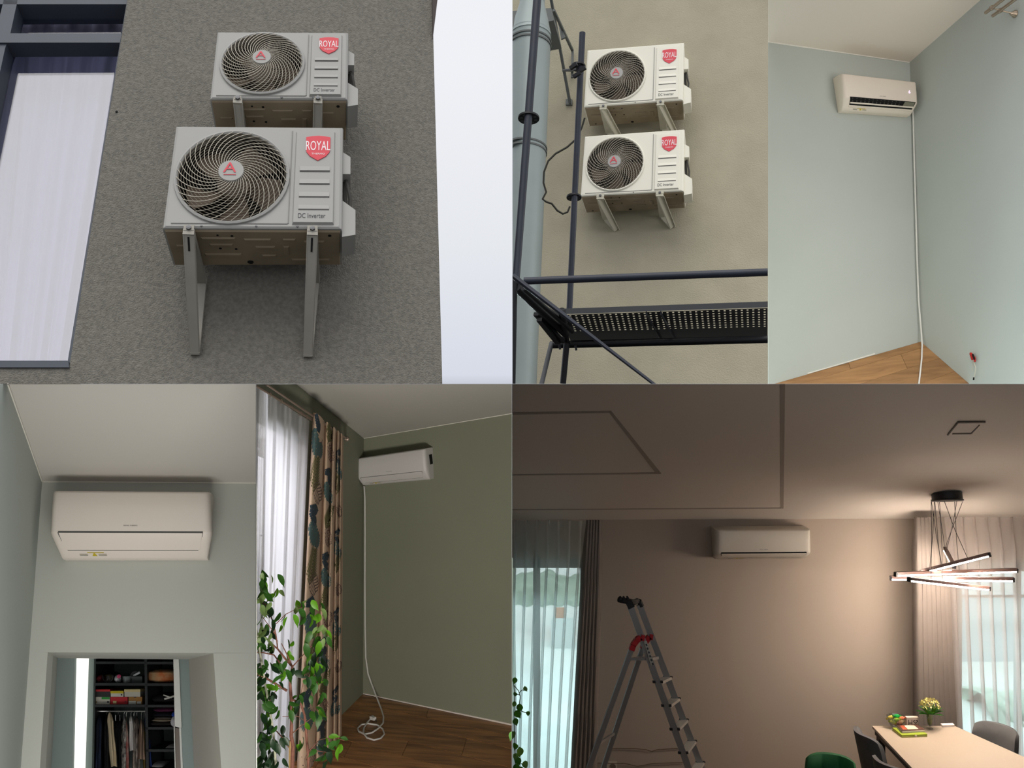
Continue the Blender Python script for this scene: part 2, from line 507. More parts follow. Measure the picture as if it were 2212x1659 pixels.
def bracket(M, u, pl, wall_off, foot, label, m, wd=0.05, group=None, lip=0.035, slot=True, depth=0.3):
    """wall bracket: arm under the unit, strut from its front end to the foot, upright on the wall"""
    Pf = M(u, 1.045, -0.01); Pb = M(u, 1.045, wall_off - 0.01)
    Ft = pl.hit(foot[0], foot[1], wall_off - 0.012)
    side = (M(u + 0.1, 1.0, 0) - M(u, 1.0, 0)).normalized()
    root = thing('wall_bracket', label, 'bracket', Ft, group)
    mb = MB()
    mb.bar(Pf, Pb, wd, 0.028, up=(Pf - M(u, 1.2, 0)).normalized())
    mb.box(M, u - wd / 2 / 0.8, u + wd / 2 / 0.8, .985, 1.035, -0.012, -0.006)
    arm = mb.build('arm', m, root)
    mb = MB(); mb.bar(Pf + (Ft - Pf) * 0.02, Ft, wd * 0.9, 0.012, up=-pl.n, wd2=wd * 0.8)
    for sgn in (-1, 1):
        mb.bar(Pf + side * sgn * wd * .45 + pl.n * 0.016, Ft + side * sgn * wd * .40 + pl.n * 0.004, 0.005, 0.035, up=-pl.n, ht2=0.012)
    st = mb.build('strut', m, root)
    mb = MB(); mb.bar(Pb, Ft, wd * 0.9, 0.02, up=-pl.n)
    mb.build('upright', m, root)
    if slot:
        mb = MB(); a = Pf + (Ft - Pf) * 0.05 - pl.n * 0.008; b = Pf + (Ft - Pf) * (0.16 if slot is True else slot) - pl.n * 0.008
        mb.bar(a, b, 0.008, 0.004, up=-pl.n)
        mb.build('slot', black_hole, st)
    mb = MB(); mb.lathe([(.012, 0), (.011, .008), (.0001, .009)], M(u, 1.015, -0.012), -pl.n, 6)
    mb.build('bolt', bolt_m, arm)
    return root

def indoor_unit(quad, pl, label, vb=1.5, kb=0.92, depth=0.2, shell=None, chamfer=0.12, gap=0.010, side_slot=False, open_outlet=False, sticker=True, txt=(0.42, 0.52), flap_v=None, r_end=0.035, arch=0.0):
    """wall-hung split unit; v=0 top, v=1 the line above the flap, vb the underside"""
    M0 = Facet(quad, pl)
    def k(v): return 1.0 if v <= 1 else 1.0 + (kb - 1.0) * (v - 1) / (vb - 1)
    M = lambda u, v, w=0.0: M0(0.5 + (u - 0.5) * k(v), v, w)
    root = thing('indoor_air_conditioner', label, 'air conditioner', M(0.5, vb, depth))
    us = [0, .004, .012, .025, .04, .07, .5, .93, .96, .975, .988, .996, 1]
    def eu(u):
        e = min(u, 1 - u) / 0.04
        return 0 if e >= 1 else r_end * (1 - math.sqrt(max(0, 1 - (1 - e) ** 2)))
    prof = [(0.0, depth), (0.0, .05), (.012, .02), (.035, .006), (.08, 0.0), (.5, -0.003), (.95, 0.0), (1.0, .003), (1.06, .010),
            (1 + (vb - 1) * .45, chamfer * .42), (1 + (vb - 1) * .72, chamfer * .75), (vb - .03, chamfer), (vb, chamfer + .02), (vb, depth)]
    mb = MB(); nu = len(us)
    vs = [M(u, v, w + eu(u) * (1 - w / depth)) for v, w in prof for u in us]
    fs = [(j * nu + i, j * nu + i + 1, (j + 1) * nu + i + 1, (j + 1) * nu + i) for j in range(len(prof) - 1) for i in range(nu - 1)]
    fs.append(tuple(j * nu for j in range(len(prof)))); fs.append(tuple(j * nu + nu - 1 for j in range(len(prof)))[::-1])
    mb.add(vs, fs)
    body = mb.build('body_shell', shell, root, True)
    def pw(v):
        for (a, wa), (b, wb) in zip(prof[1:], prof[2:]):
            if a <= v <= b + 1e-9 and b > a: return wa + (wb - wa) * (v - a) / (b - a)
        return prof[-2][1]
    fv = flap_v or 1 + (vb - 1) * 0.70
    P = lambda u, v, d=0.0: M(u, v, pw(v) + d)
    if not open_outlet:
        mb = MB()
        q = lambda a, b, c, d, o1, o2: mb.hexa([P(a, c, o1), P(b, c, o1), P(b, d, o1), P(a, d, o1), P(a, c, o2), P(b, c, o2), P(b, d, o2), P(a, d, o2)])
        g = gap
        q(.055, .945, 1.0 - g * 2.2, 1.0 + g * .5, -.0008, .004)
        for j in range(4):
            a = 1 + (fv - 1) * j / 4; b = 1 + (fv - 1) * (j + 1) / 4
            q(.052 + .012 * j / 4, .0575 + .012 * (j + 1) / 4, a, b, -.0035, .004)
            q(.9425 - .012 * j / 4, .948 - .012 * (j + 1) / 4, a, b, -.0035, .004)
        q(.068, .932, fv - .002, fv + .012, -.002, .004)
        mb.build('outlet_gap', black_hole if gap > .02 else groove_m, body)
        mb = MB()
        vv = [1.0 + .008] + [1 + (fv - 1) * t for t in (.2, .4, .6, .8, 1.0)]
        outer = [P(u, v, -0.004) for v in vv for u in (.058, .5, .942)]
        inner = [P(u, v, 0.003) for v in vv for u in (.058, .5, .942)]
        L = len(vv)
        fs = [(j * 3 + i, j * 3 + i + 1, (j + 1) * 3 + i + 1, (j + 1) * 3 + i) for j in range(L - 1) for i in range(2)]
        fs2 = [tuple(3 * L + x for x in f) for f in fs]
        edge = [0, 1, 2] + [3 * j + 2 for j in range(1, L)] + [3 * (L - 1) + 1, 3 * (L - 1)] + [3 * j for j in range(L - 2, 0, -1)]
        fe = [(edge[i], edge[(i + 1) % len(edge)], 3 * L + edge[(i + 1) % len(edge)], 3 * L + edge[i]) for i in range(len(edge))]
        mb.add(outer + inner, fs + fs2 + fe)
        mb.build('air_flap', shell, root, True)
    else:
        mb = MB()
        z0, z1 = 0.97, 1.28
        zz = [z0, 1.0, 1.06, 1 + (vb - 1) * .45, z1]
        for za, zb in zip(zz, zz[1:]):
            mb.hexa([P(.075, za, -.004), P(.955, za, -.004), P(.955, zb, -.004), P(.075, zb, -.004), P(.075, za, .003), P(.955, za, .003), P(.955, zb, .003), P(.075, zb, .003)])
        out = mb.build('air_outlet', black_hole, root)
        dm = mat('deflector_grey', (60, 58, 54), .7)
        for i in range(13):
            u = .10 + .052 * i
            mb = MB(); mb.hexa([P(u, z0 + .04, -.006), P(u + .012, z0 + .04, -.006), P(u + .016, z0 + .2, -.008), P(u + .002, z0 + .2, -.008),
                     P(u, z0 + .04, -.002), P(u + .012, z0 + .04, -.002), P(u + .016, z0 + .2, -.002), P(u + .002, z0 + .2, -.002)])
            mb.build('deflector_blade', dm, out)
        mb = MB()
        mb.hexa([P(.80, z0 + .03, -.008), P(.945, z0 + .03, -.008), P(.945, z0 + .2, -.012), P(.79, z0 + .2, -.012), P(.80, z0 + .03, 0), P(.945, z0 + .03, 0), P(.945, z0 + .2, 0), P(.79, z0 + .2, 0)])
        mb.build('outlet_lining', mat('lining_grey_green', (120, 118, 100), .7), out)
        mb = MB()
        mb.hexa([P(.075, z0 + .20, -.020), P(.955, z0 + .20, -.020), P(.955, z0 + .245, -.022), P(.075, z0 + .245, -.022), P(.075, z0 + .20, -.012), P(.955, z0 + .20, -.012), P(.955, z0 + .245, -.014), P(.075, z0 + .245, -.014)])
        mb.build('air_flap', shell, root)
        mb = MB()
        mb.hexa([P(.068, z1 - .02, -.009), P(.958, z1 - .02, -.009), P(.955, z1 + .035, -.009), P(.07, z1 + .035, -.009), P(.068, z1 - .02, 0), P(.958, z1 - .02, 0), P(.955, z1 + .035, 0), P(.07, z1 + .035, 0)])
        mb.build('lower_lip', shell, root)
    mb = MB(); put_text(mb, 'ROYAL THERMO', lambda u, v, w: P(u, v, w), txt[0] + .035, txt[1] + .02, .825, .853, -.0025)
    mb.build('front_lettering', dark_ink, body)
    if sticker:
        v0 = 1 + (vb - 1) * .76; v1 = 1 + (vb - 1) * .9
        mb = MB()
        tri = [(.235, v0), (.252, v1), (.218, v1)]
        mb.prism([P(u, v, -.002) for u, v in tri], [P(u, v, 0) for u, v in tri])
        mb.hexa([P(.19, v0, -.002), P(.30, v0, -.002), P(.30, v0 + .015, -.002), P(.19, v0 + .015, -.002), P(.19, v0, 0), P(.30, v0, 0), P(.30, v0 + .015, 0), P(.19, v0 + .015, 0)])
        mb.build('warning_sticker', bpy.data.materials.get('sticker_yellow') or mat('sticker_yellow', (196, 176, 40), .5), body)
        mb = MB()
        for a in (.135, .262):
            for j in range(2):
                va = v0 + (v1 - v0) * (.45 + .3 * j)
                mb.hexa([P(a, va, -.002), P(a + .055, va, -.002), P(a + .055, va + .012, -.002), P(a, va + .012, -.002), P(a, va, 0), P(a + .055, va, 0), P(a + .055, va + .012, 0), P(a, va + .012, 0)])
        mb.build('sticker_print', bpy.data.materials.get('faint_grey_print') or mat('faint_grey_print', (160, 155, 140), .6), body)
    if side_slot:
        mb = MB()
        f = lambda v, w: M(1.0, v, w) + (M(1.0, v, w) - M(.9, v, w)).normalized() * 0.001
        g = lambda v, w: M(1.0, v, w) + (M(1.0, v, w) - M(.9, v, w)).normalized() * -0.004
        c = [(.32, .10), (.30, .16), (.74, .165), (.76, .11)]
        mb.prism([f(v, w) for v, w in c], [g(v, w) for v, w in c])
        mb.build('side_slot', black_hole, body)
    return root, M, P
# ------------------------------------------------------------ trimming against the added dividers
def trim(mb, x0=None, x1=None, y1=None, y0=None):
    for p in mb.v:
        d = p - EYE
        if d.y <= 0.1: continue
        px = CX + F * d.x / d.y; py = CY - F * d.z / d.y
        if x0 is not None and px < x0: p.x = EYE.x + (x0 - CX) / F * d.y
        if x1 is not None and px > x1: p.x = EYE.x + (x1 - CX) / F * d.y
        if y1 is not None and py > y1: p.z = EYE.z - (y1 - CY) / F * d.y
        if y0 is not None and py < y0: p.z = EYE.z - (y0 - CY) / F * d.y

# ------------------------------------------------------------ unseen dividers between the six views, added to keep their light apart
part_m = mat('light_divider_grey', (128, 128, 126), 0.9, var=0.04)
def divider(name, px, s0, s1, up, side, hgt):
    k = 0.8 / F * side
    mb = MB()
    x0, x1 = (px - CX) / F, (px - CX) / F + k
    z0, z1 = (EYE.z + 0.0, EYE.z + hgt) if up else (EYE.z - hgt, EYE.z)
    mb.hexa([Vector((x0 * s0, s0, z0)), Vector((x1 * s0, s0, z0)), Vector((x1 * s0, s0, z1)), Vector((x0 * s0, s0, z1)),
             Vector((x0 * s1, s1, z0)), Vector((x1 * s1, s1, z0)), Vector((x1 * s1, s1, z1)), Vector((x0 * s1, s1, z1))])
    return struct(name, mb, part_m)
divider('light_divider_lower', 553, 3.4, 7.45, False, 1, 3.8)
divider('light_divider_lower', 1106, 3.4, 9.8, False, -1, 3.8)
mb = MB(); mb.hexa([Vector((-.95, 3.36, 1.2)), Vector((6.2, 3.36, 1.2)), Vector((6.2, 3.36, 3.56)), Vector((-.95, 3.36, 3.56)), Vector((-.95, 3.30, 1.2)), Vector((6.2, 3.30, 1.2)), Vector((6.2, 3.30, 3.56)), Vector((-.95, 3.30, 3.56))])
struct('light_block_front', mb, part_m)  # unseen low screen, added to cut light entering the lower rooms
slab = [(-5.2, 3.4), (6.2, 3.4), (6.2, 8.3), (0, 8.3), (0, 10.9), (-1.6, 10.9), (-2.15, 7.3), (-5.2, 7.0)]
mb = MB(); mb.prism([Vector((x, y, 5.0)) for x, y in slab], [Vector((x, y, 5.0 - 0.00015 * y)) for x, y in slab])
struct('light_divider_level', mb, mat('light_divider_dark_grey', (70, 70, 68), .9, var=.05))  # added edge-on sheet, keeps sky light out of the lower rooms

# ============================================================ VIEW 1: two units on a grey facade
t1 = math.radians(24.5)
A1 = Plane((-.185 * math.cos(t1), math.cos(t1), -math.sin(t1)), EYE + Vector((-0.5, 4.12, 0.70)))
OFF1 = 0.42
W1 = Plane(A1.n, A1.p + A1.n * OFF1)
stucco = mat('facade_stucco_grey', (117, 114, 106), 0.95, var=0.16, vscale=55, bump=0.9, bscale=150)
mb = MB()
mb.pxprism([(299, -150), (931.5, -150), (934, 0), (936, 80), (955.5, 829.4), (144, 829.4), (150, 792)], W1, 0, 0.3)
mb.pxprism([(-250, 792), (150, 792), (144, 829.4), (-250, 829.4)], W1, 0, 0.3)
trim(mb, y1=829.3)
struct('wall_facade', mb, stucco)
mb = MB(); mb.pxprism([(933, -60), (952, -60), (945, 0), (935.5, 76)], W1, -0.03, 0.5)
struct('trim_1', mb, mat('roof_edge_brown', (58, 48, 46), .7))
mb = MB(); mb.lathe([(.006, 0), (.006, .004), (.0001, .004)], W1.hit(252, 242), -W1.n, 8)
tag(mb.build('anchor_hole', black_hole), 'tiny dark drilled hole in the grey facade beside the tall window', 'hole')

slate = mat('window_frame_slate', (66, 72, 82), 0.5, var=0.04)
win = MB(); win.pxprism([(276.5, -10), (150, 792), (146.5, 778), (272.5, 11), (273.7, 0)], W1, 0.02, 0.14)
w1 = struct('window_1', win, slate)
mb = MB(); mb.pxprism([(-250, 779), (147.5, 779), (149.5, 793.5), (-250, 793.5)], W1, -0.01, 0.2); mb.build('window_sill', slate, w1)
mb = MB(); mb.pxprism([(-250, -40), (279, -40), (273.5, 9), (-250, 9)], W1, 0.03, 0.14); mb.build('window_head', slate, w1)
mb = MB(); mb.pxprism([(-250, 72), (265.5, 72), (262, 92), (-250, 92)], W1, 0.02, 0.10); mb.build('transom', slate, w1)
mb = MB(); mb.pxprism([(8, 0), (38, 0), (22, 74), (11, 104), (-2, 165), (-70, 480), (-100, 480), (-32, 165)], W1, 0.03, 0.12); mb.build('mullion', slate, w1)
mb = MB(); mb.pxprism([(-250, -20), (275, -20), (148, 785), (-250, 785)], W1, 0.13, 0.008)
mb.build('pane', glass_mat('window_glass_1', (240, 240, 248), .10), w1)
cw = Facet(((-250, -40), (285, -40), (155, 800), (-250, 800)), W1, 0.24)
mb = MB()
def fsheer(u, v):
    w = 0.012 * math.sin(u * 46) + 0.008 * math.sin(u * 117 + 1.3 + v)
    return cw(u, v, w)
mb.grid(fsheer, 120, 8)
tag(mb.build('curtain', mat('pale_lilac_curtain', (120, 122, 138), .9), None, True), 'pale lilac-white curtain hanging behind the tall facade window', 'curtain')

u1, M1 = outdoor_unit(((379.5, 271), (741.5, 274), (739, 494), (350.5, 492)), A1, 'larger lower outdoor air conditioner on the grey facade beside the tall window', ru=.318)
u2, M2 = outdoor_unit(((469, 67.5), (753, 69), (751, 214), (453, 213)), A1, 'smaller upper outdoor air conditioner on the grey facade, partly behind the larger one', ru=.300, vc=.49)
galv_b = galv
bracket(M1, .150, A1, OFF1, (421, 765), 'left wall bracket under the larger outdoor unit on the grey facade', galv_b, wd=.046)
bracket(M1, .835, A1, OFF1, (665, 770), 'right wall bracket under the larger outdoor unit on the grey facade', galv_b, wd=.046)
bracket(M2, .205, A1, OFF1, (533, 420), 'left wall bracket under the smaller upper outdoor unit, foot hidden', galv_b, wd=.04)
bracket(M2, .785, A1, OFF1, (681, 420), 'right wall bracket under the smaller upper outdoor unit, foot hidden', galv_b, wd=.04)

# ============================================================ VIEW 2: two units, duct and scaffold
A2 = Plane((.22, .94, -.26), at(1370, 320, 8.0))
OFF2 = 0.42
W2 = Plane(A2.n, A2.p + A2.n * OFF2)
mb = MB(); mb.pxprism([(1107, -120), (1659, -120), (1659, 829.3), (1107, 829.3)], W2, 0, 0.25); trim(mb, y1=829.2, x0=1106.8, x1=1659)
struct('wall_rendered', mb, mat('render_wall_beige_grey', (158, 152, 132), .95, var=.06, vscale=3, bump=.4, bscale=90))
o1, N1 = outdoor_unit(((1268.4, 108), (1477.8, 91.5), (1475.8, 216), (1261, 231.5)), A2, 'upper outdoor air conditioner beside the scaffold pole on the beige wall', ru=.282, rv=.43, uc=.325, vc=.5, shell=ivory_shell, depth=.32)
o2, N2 = outdoor_unit(((1263, 294), (1478.8, 278.7), (1477, 412.5), (1253.7, 424)), A2, 'lower outdoor air conditioner beside the scaffold pole on the beige wall', ru=.282, rv=.43, uc=.325, vc=.5, shell=ivory_shell, depth=.32)
ivb = mat('bracket_cream_paint', (186, 182, 164), .6)
bracket(N1, .20, A2, OFF2, (1343, 305), 'left bracket under the upper unit on the beige wall', ivb, wd=.06, slot=.2)
bracket(N1, .775, A2, OFF2, (1463, 298), 'right bracket under the upper unit on the beige wall', ivb, wd=.06, slot=.2)
bracket(N2, .20, A2, OFF2, (1332, 496), 'left bracket under the lower unit on the beige wall', ivb, wd=.06, slot=.2)
bracket(N2, .775, A2, OFF2, (1453, 490), 'right bracket under the lower unit on the beige wall', ivb, wd=.06, slot=.2)

zinc = mat('duct_zinc', (140, 150, 148), .5, .2, var=.05, vscale=2)
zinc_d = mat('duct_bracket_grey', (92, 96, 94), .6, .2)
a, b = at(1153, -60, 7.4), at(1107, 850, 6.6)
def duct_pt(t): return a + (b - a) * t
root = thing('ventilation_duct', 'wide pale zinc ventilation duct standing left of the scaffold', 'duct', b)
mb = MB(); mb.tube([duct_pt(.16), duct_pt(.998)], .160, 40, r2=.172); trim(mb, x0=1107, y1=829.2); mb.build('duct_pipe', zinc, root, True)
mb = MB(); mb.tube([duct_pt(-.05), duct_pt(.10)], .10, 32); trim(mb, x0=1107); mb.build('duct_neck', zinc, root, True)
mb = MB(); mb.tube([duct_pt(.085), duct_pt(.125), duct_pt(.17)], .10, 40, r2=.165); trim(mb, x0=1107); mb.build('duct_reducer', zinc, root, True)
for k, t in enumerate((.182, .192, .445, .455)):
    mb = MB(); mb.tube([duct_pt(t), duct_pt(t + .004)], .168 + .003 * (k > 1), 40); trim(mb, x0=1107); mb.build('seam_ring', zinc_d, root, True)
root = thing('duct_bracket', 'dark grey angle-iron bracket holding the zinc duct to the beige wall', 'bracket', W2.hit(1234, 222))
mb = MB(); mb.pxprism([(1107, 24), (1191, 17), (1196, 44), (1107, 62)], W2, -.95, .4); trim(mb, x0=1107); mb.build('clamp_plate', zinc_d, root)
for nm, p, q, oo in (('brace', (1189, -10), (1231, 222), (-.75, -.03)), ('brace', (1196, 22), (1237, 110), (-.7, -.03)), ('brace', (1237, 108), (1236, 168), (-.04, -.04)), ('brace', (1217, 152), (1238, 152), (-.3, -.03))):
    mb = MB(); mb.bar(W2.hit(p[0], p[1], oo[0]), W2.hit(q[0], q[1], oo[1]), .022, .022); mb.build(nm, zinc_d, root)
mb = MB(); mb.pxprism([(1204, 42), (1222, 80), (1212, 84)], W2, -.4, .02); mb.build('gusset', zinc_d, root)
mb = MB(); mb.pxprism([(1222, 214), (1236, 214), (1236, 226), (1222, 226)], W2, -.02, .02); mb.build('foot_plate', zinc_d, root)

steel_b = mat('scaffold_blue_black_paint', (38, 42, 54), .45, .1, var=.12, vscale=9)
steel_k = mat('scaffold_black_paint', (16, 17, 22), .5)
steel_g = mat('scaffold_worn_grey', (78, 80, 82), .55, .3)
sc = thing('scaffold', 'dark steel scaffold with poles, guard rail and perforated deck before the beige wall', 'scaffold', at(1230, 829, 5.2))
def pole(name, p, q, s0, s1, r, r2=None, m=steel_b, tr=True):
    mb = MB(); mb.tube([at(p[0], p[1], s0), at(q[0], q[1], s1)], r, 14, r2=r2)
    trim(mb, x0=1107, x1=1658.5, y1=829.2); return mb.build(name, m, sc, True)
pA = pole('pole', (1165, -60), (1115, 600), 5.0, 4.6, .0230, .0190)
pole('pole', (1112, 600), (1108.5, 829), 4.6, 4.6, .014, .012, steel_k)
pB = pole('pole', (1258, 71), (1230, 668), 5.6, 5.4, .0190, .0178)
pole('pole', (1224, 742), (1216, 829), 5.4, 5.4, .0185, None, steel_k)
pole('pole', (1191, 742), (1170, 835), 5.3, 5.0, .0135, None, steel_g)
pole('guard_rail', (1132, 607), (1668, 588), 4.6, 4.4, .0185)
pole('diagonal_brace', (1107, 597), (1412, 840), 4.4, 4.2, .0165, .0185)
pole('diagonal_brace', (1115, 620), (1222, 722), 4.6, 5.3, .022, None, steel_k)
pole('diagonal_brace', (1130, 622), (1236, 716), 4.5, 5.2, .013, None, steel_k)
pole('ledger', (1188, 745), (1668, 733), 5.5, 5.4, .0225, None, steel_k)
pole('ledger', (1214, 672), (1224, 742), 4.9, 5.5, .02, None, steel_k)
def rosette(px, py, s, r, par):
    c = at(px, py, s); mb = MB()
    ax = Vector((0.04, 0.30, 1)).normalized()
    mb.lathe([(.02, -.006), (r, -.005), (r, .005), (.02, .006), (.02, .02)], c, ax, 20)
    ro = mb.build('rosette', steel_k, par, True)
    x = ax.cross(Vector((0, 1, 0))).normalized(); y = ax.cross(x)
    for k in range(8):
        a_ = k * math.pi / 4 + .2
        mb = MB(); mb.lathe([(.0001, -.0065), (r * .15, -.0065), (r * .15, .0065), (.0001, .0065)], c + (x * math.cos(a_) + y * math.sin(a_)) * r * .68, ax, 8)
        mb.build('rosette_hole', steel_g, ro)
rosette(1142, 255, 4.83, .056, sc); rosette(1249, 144, 5.58, .045, sc); rosette(1240, 426, 5.5, .045, sc)
mb = MB(); c = at(1246, 148, 5.5)
for dx, dz in ((-.02, .0), (.03, -.02), (0, -.05)):
    mb = MB(); mb.bar(c + Vector((dx - .02, 0, dz)), c + Vector((dx + .02, -.02, dz + .02)), .02, .02); mb.build('coupler', steel_k, sc)
mb = MB(); mb.tube([at(1246, 149, 5.5), at(1217, 152, 5.7)], .007, 6); mb.build('tie_rod', steel_k, sc)
# deck: edge board, perforated underside with slots, stiffeners
DF, DB = 4.9, 5.75
dk = plane3(at(1210, 679, DF), at(1659, 664, DF), at(1226, 735, DB), (0, 0, 1))
mb = MB(); mb.hexa([at(1208, 667, DF), at(1658.5, 651, DF), at(1658.5, 664, DF), at(1208, 679, DF), at(1208, 667, DF + .03), at(1658.5, 651, DF + .03), at(1658.5, 664, DF + .03), at(1208, 679, DF + .03)])
mb.build('deck_edge', steel_g, sc)
DQ = lambda x, t: (lambda p, q: p + (q - p) * t)(at(1212 + (1658 - 1212) * x, 679 - 15 * x, DF + .02), at(1232 + (1658 - 1232) * x, 736 - 8 * x, DB))
rows, cols = 8, 36
xs = []; mb = MB()
for j in range(rows):
    t0, t1_ = j / 13.0 + .02, (j + 1) / 13.0 + .02
    ta, tb = t0 + .022, t1_ - .022
    mb.add([DQ(0, t0), DQ(1, t0), DQ(1, ta), DQ(0, ta)], [(0, 1, 2, 3)])
    mb.add([DQ(0, tb), DQ(1, tb), DQ(1, t1_), DQ(0, t1_)], [(0, 1, 2, 3)])
    for i in range(cols + 1):
        x0 = max(0, (i - .33) / cols); x1 = min(1, (i + .33) / cols)
        mb.add([DQ(x0, ta), DQ(x1, ta), DQ(x1, tb), DQ(x0, tb)], [(0, 1, 2, 3)])
mb.add([DQ(0, 8 / 13 + .02), DQ(1, 8 / 13 + .02), DQ(1, 1), DQ(0, 1)], [(0, 1, 2, 3)])
dko = mb.build('perforated_deck', steel_k, sc)
for x0 in (.43, .50):
    mb = MB(); mb.hexa([DQ(x0 - .02, 0), DQ(x0 + .005 - .02, 0), DQ(x0 + .035, 1), DQ(x0 + .03, 1)] + [p - Vector((0, 0, .02)) for p in (DQ(x0 - .02, 0), DQ(x0 + .005 - .02, 0), DQ(x0 + .035, 1), DQ(x0 + .03, 1))])
    mb.build('deck_stiffener', steel_b, sc)
for (p, q) in (((1158, 678), (1215, 738)), ((1165, 690), (1205, 740)), ((1180, 668), (1230, 700))):
    mb = MB(); mb.bar(at(p[0], p[1], 5.0), at(q[0], q[1], 5.3), .03, .02); mb.build('corner_brace', steel_k, sc)
for px, py in ((1166, 685), (1208, 750), (1243, 752)):
    mb = MB(); mb.bar(at(px, py - 6, 5.25), at(px + 2, py + 5, 5.25), .012, .012); mb.build('bolt', steel_k, sc)
mb = MB()
cp = [(1263, 255), (1257, 275), (1245, 300), (1225, 318), (1200, 332), (1184, 348), (1175, 372), (1174, 395), (1180, 415), (1172, 430), (1180, 436), (1192, 440), (1204, 455), (1216, 462), (1226, 458), (1231, 446)]
mb.tube([at(x, y, 5.65) for x, y in cp], .0065, 6)
tag(mb.build('loose_cable', mat('cable_dark_olive', (52, 50, 42), .7), None, True), 'thin dark cable looping from the scaffold pole over the duct', 'cable')

# ============================================================ VIEW 3: pale blue-grey corner
C3, B3 = at(1965, 135, 10.0), at(1989, 738, 10.05)
L3 = plane3(C3, B3, at(1659, 90, 9.75))
R3 = plane3(C3, B3, at(2118, 0, 9.0), (1, .3, 0))
K3 = plane3(C3, at(1659, 90, 9.75), at(2118, 0, 9.0), (0, 0, 1))
G3 = plane3(B3, L3.hit(1672, 829), R3.hit(2093, 829), (0, 0, -1))
blue3 = mat('wall_paint_pale_blue_grey', (184, 188, 181), .85, var=.015, vscale=1.5)
white3 = mat('ceiling_paint_warm_white', (226, 214, 200), .9)
mb = MB(); mb.pxprism([(1659.2, 90), (1965, 135), (1989, 738), (1674, 829.2), (1659.2, 829.2)], L3, 0, .12); trim(mb, y1=829.2); struct('wall_back', mb, blue3)
mb = MB(); mb.pxprism([(1965, 135), (2118, 0), (2400, -250), (2400, 829.2), (2094, 829.2), (1989, 738)], R3, 0, .12); trim(mb, y1=829.2); struct('wall_right', mb, blue3)
mb = MB(); mb.pxprism([(1659.2, 90), (1965, 135), (2118, 0), (2250, -116), (1659.2, -116)], K3, 0, .1); struct('ceiling', mb, white3)
mb = MB()
mb.pxprism([(1659.2, 89), (1965, 133.6), (1965, 135.4), (1659.2, 91.4)], L3, -.008, .008)
struct('trim_2', mb, mat('caulk_white', (228, 224, 214), .8))
mb = MB(); mb.pxprism([(1745, 805.5), (1800, 790), (1890, 763), (1890, 765.5), (1745, 808)], L3, -.01, .01); struct('baseboard_back', mb, bpy.data.materials['caulk_white'])
mb = MB(); mb.pxprism([(1659.2, 829.2), (1674, 829.2), (1989, 738), (2094, 829.2)], G3, .012, .05); trim(mb, y1=829.2); fl3 = struct('floor', mb, mat('underlay_dark', (60, 42, 26), .9))
wood3 = wood_mat('oak_laminate_warm', (132, 94, 56), (162, 120, 76), 14, L3.hit(1989, 738) - L3.hit(1674, 829))
VPx, VPy = 3366.0, 341.0
def seam3(t):
    rx, ry = 1989 + t, 738 + .867 * t
    m = (VPy - ry) / (VPx - rx)
    return rx, ry, m
ts = [0.0, 12, 41, 74, 104]
jts = [[1833], [1946], [], []]
def pt3(k, x):
    rx, ry, m = seam3(ts[k]); return (x, ry + m * (x - rx))
for r in range(4):
    rx0, ry0, m0 = seam3(ts[r]); rx1, ry1, m1 = seam3(ts[r + 1])
    def xbot(k):
        rx, ry, m = seam3(ts[k]); return max(1659.4, rx + (829.2 - ry) / m)
    xa, xb = xbot(r), xbot(r + 1)
    segs = [None] + jts[r] + [None]
    for i in range(len(segs) - 1):
        l, q = segs[i], segs[i + 1]
        sk = 14 if r else 4
        p0 = pt3(r, xa) if l is None else pt3(r, l + .25)
        p3 = pt3(r + 1, xb) if l is None else pt3(r + 1, l + .25 + sk)
        p1 = (rx0, ry0) if q is None else pt3(r, q - .25)
        p2 = (rx1, ry1) if q is None else pt3(r + 1, q - .25 + sk)
        poly = [(p0[0], p0[1] + .25), (p1[0], p1[1] + .25), (p2[0], p2[1] - .15), (p3[0], p3[1] - .15)]
        poly = [(x, min(y, 829.3)) for x, y in poly]
        mb = MB(); mb.pxprism(poly, G3, 0, .01); trim(mb, y1=829.2); mb.build('plank', wood3, fl3)
o3, M3, P3 = indoor_unit(((1819.5, 157), (1980.5, 176), (1984, 222.5), (1823, 209)), Plane(L3.n, L3.p - L3.n * .2),
    'white indoor air conditioner with open outlet and lit digits in pale blue corner', vb=1.44, kb=.93, depth=.198, shell=mat('indoor_shell_warm_white', (232, 218, 202), .4), open_outlet=True, chamfer=.10)
mb = MB(); put_text(mb, '6', P3, .862, .885, .46, .60, -.004)
ob = mb.build('display_digit', mat('display_lilac_light', (240, 215, 255), .5, emis=(235, 205, 255), estr=1.4), o3)
mb = MB()
cp = [(1971.5, 238), (1973, 262), (1974.5, 330), (1977.5, 430), (1981, 560), (1984.5, 650), (1990, 715), (1992, 745), (1991, 775), (1988, 803), (1985, 828.8)]
mb.tube([L3.hit(x, y, -.03 - max(0, (y - 700) / 900)) for x, y in cp[:8]] + [G3.hit(x, y, -.012) for x, y in cp[8:]], .0085, 8)
tag(mb.build('power_cord', mat('cord_white', (226, 222, 214), .5), None, True), 'white cord hanging from the open-outlet air conditioner down the pale blue corner', 'cord')
nick = mat('curtain_rod_brushed_nickel', (158, 142, 124), .35, .7)
root = thing('curtain_rod', 'brushed nickel double curtain rod at the top of the right pale blue wall', 'curtain rod', R3.hit(2193, 30))
r1 = lambda x, y: R3.hit(x, y, -.24)
r2 = lambda x, y: R3.hit(x, y, -.15)
mb = MB(); mb.tube([r1(2128.5, 28), r1(2143, 17), r1(2200, -27)], .0155, 12); mb.build('front_rod', nick, root, True)
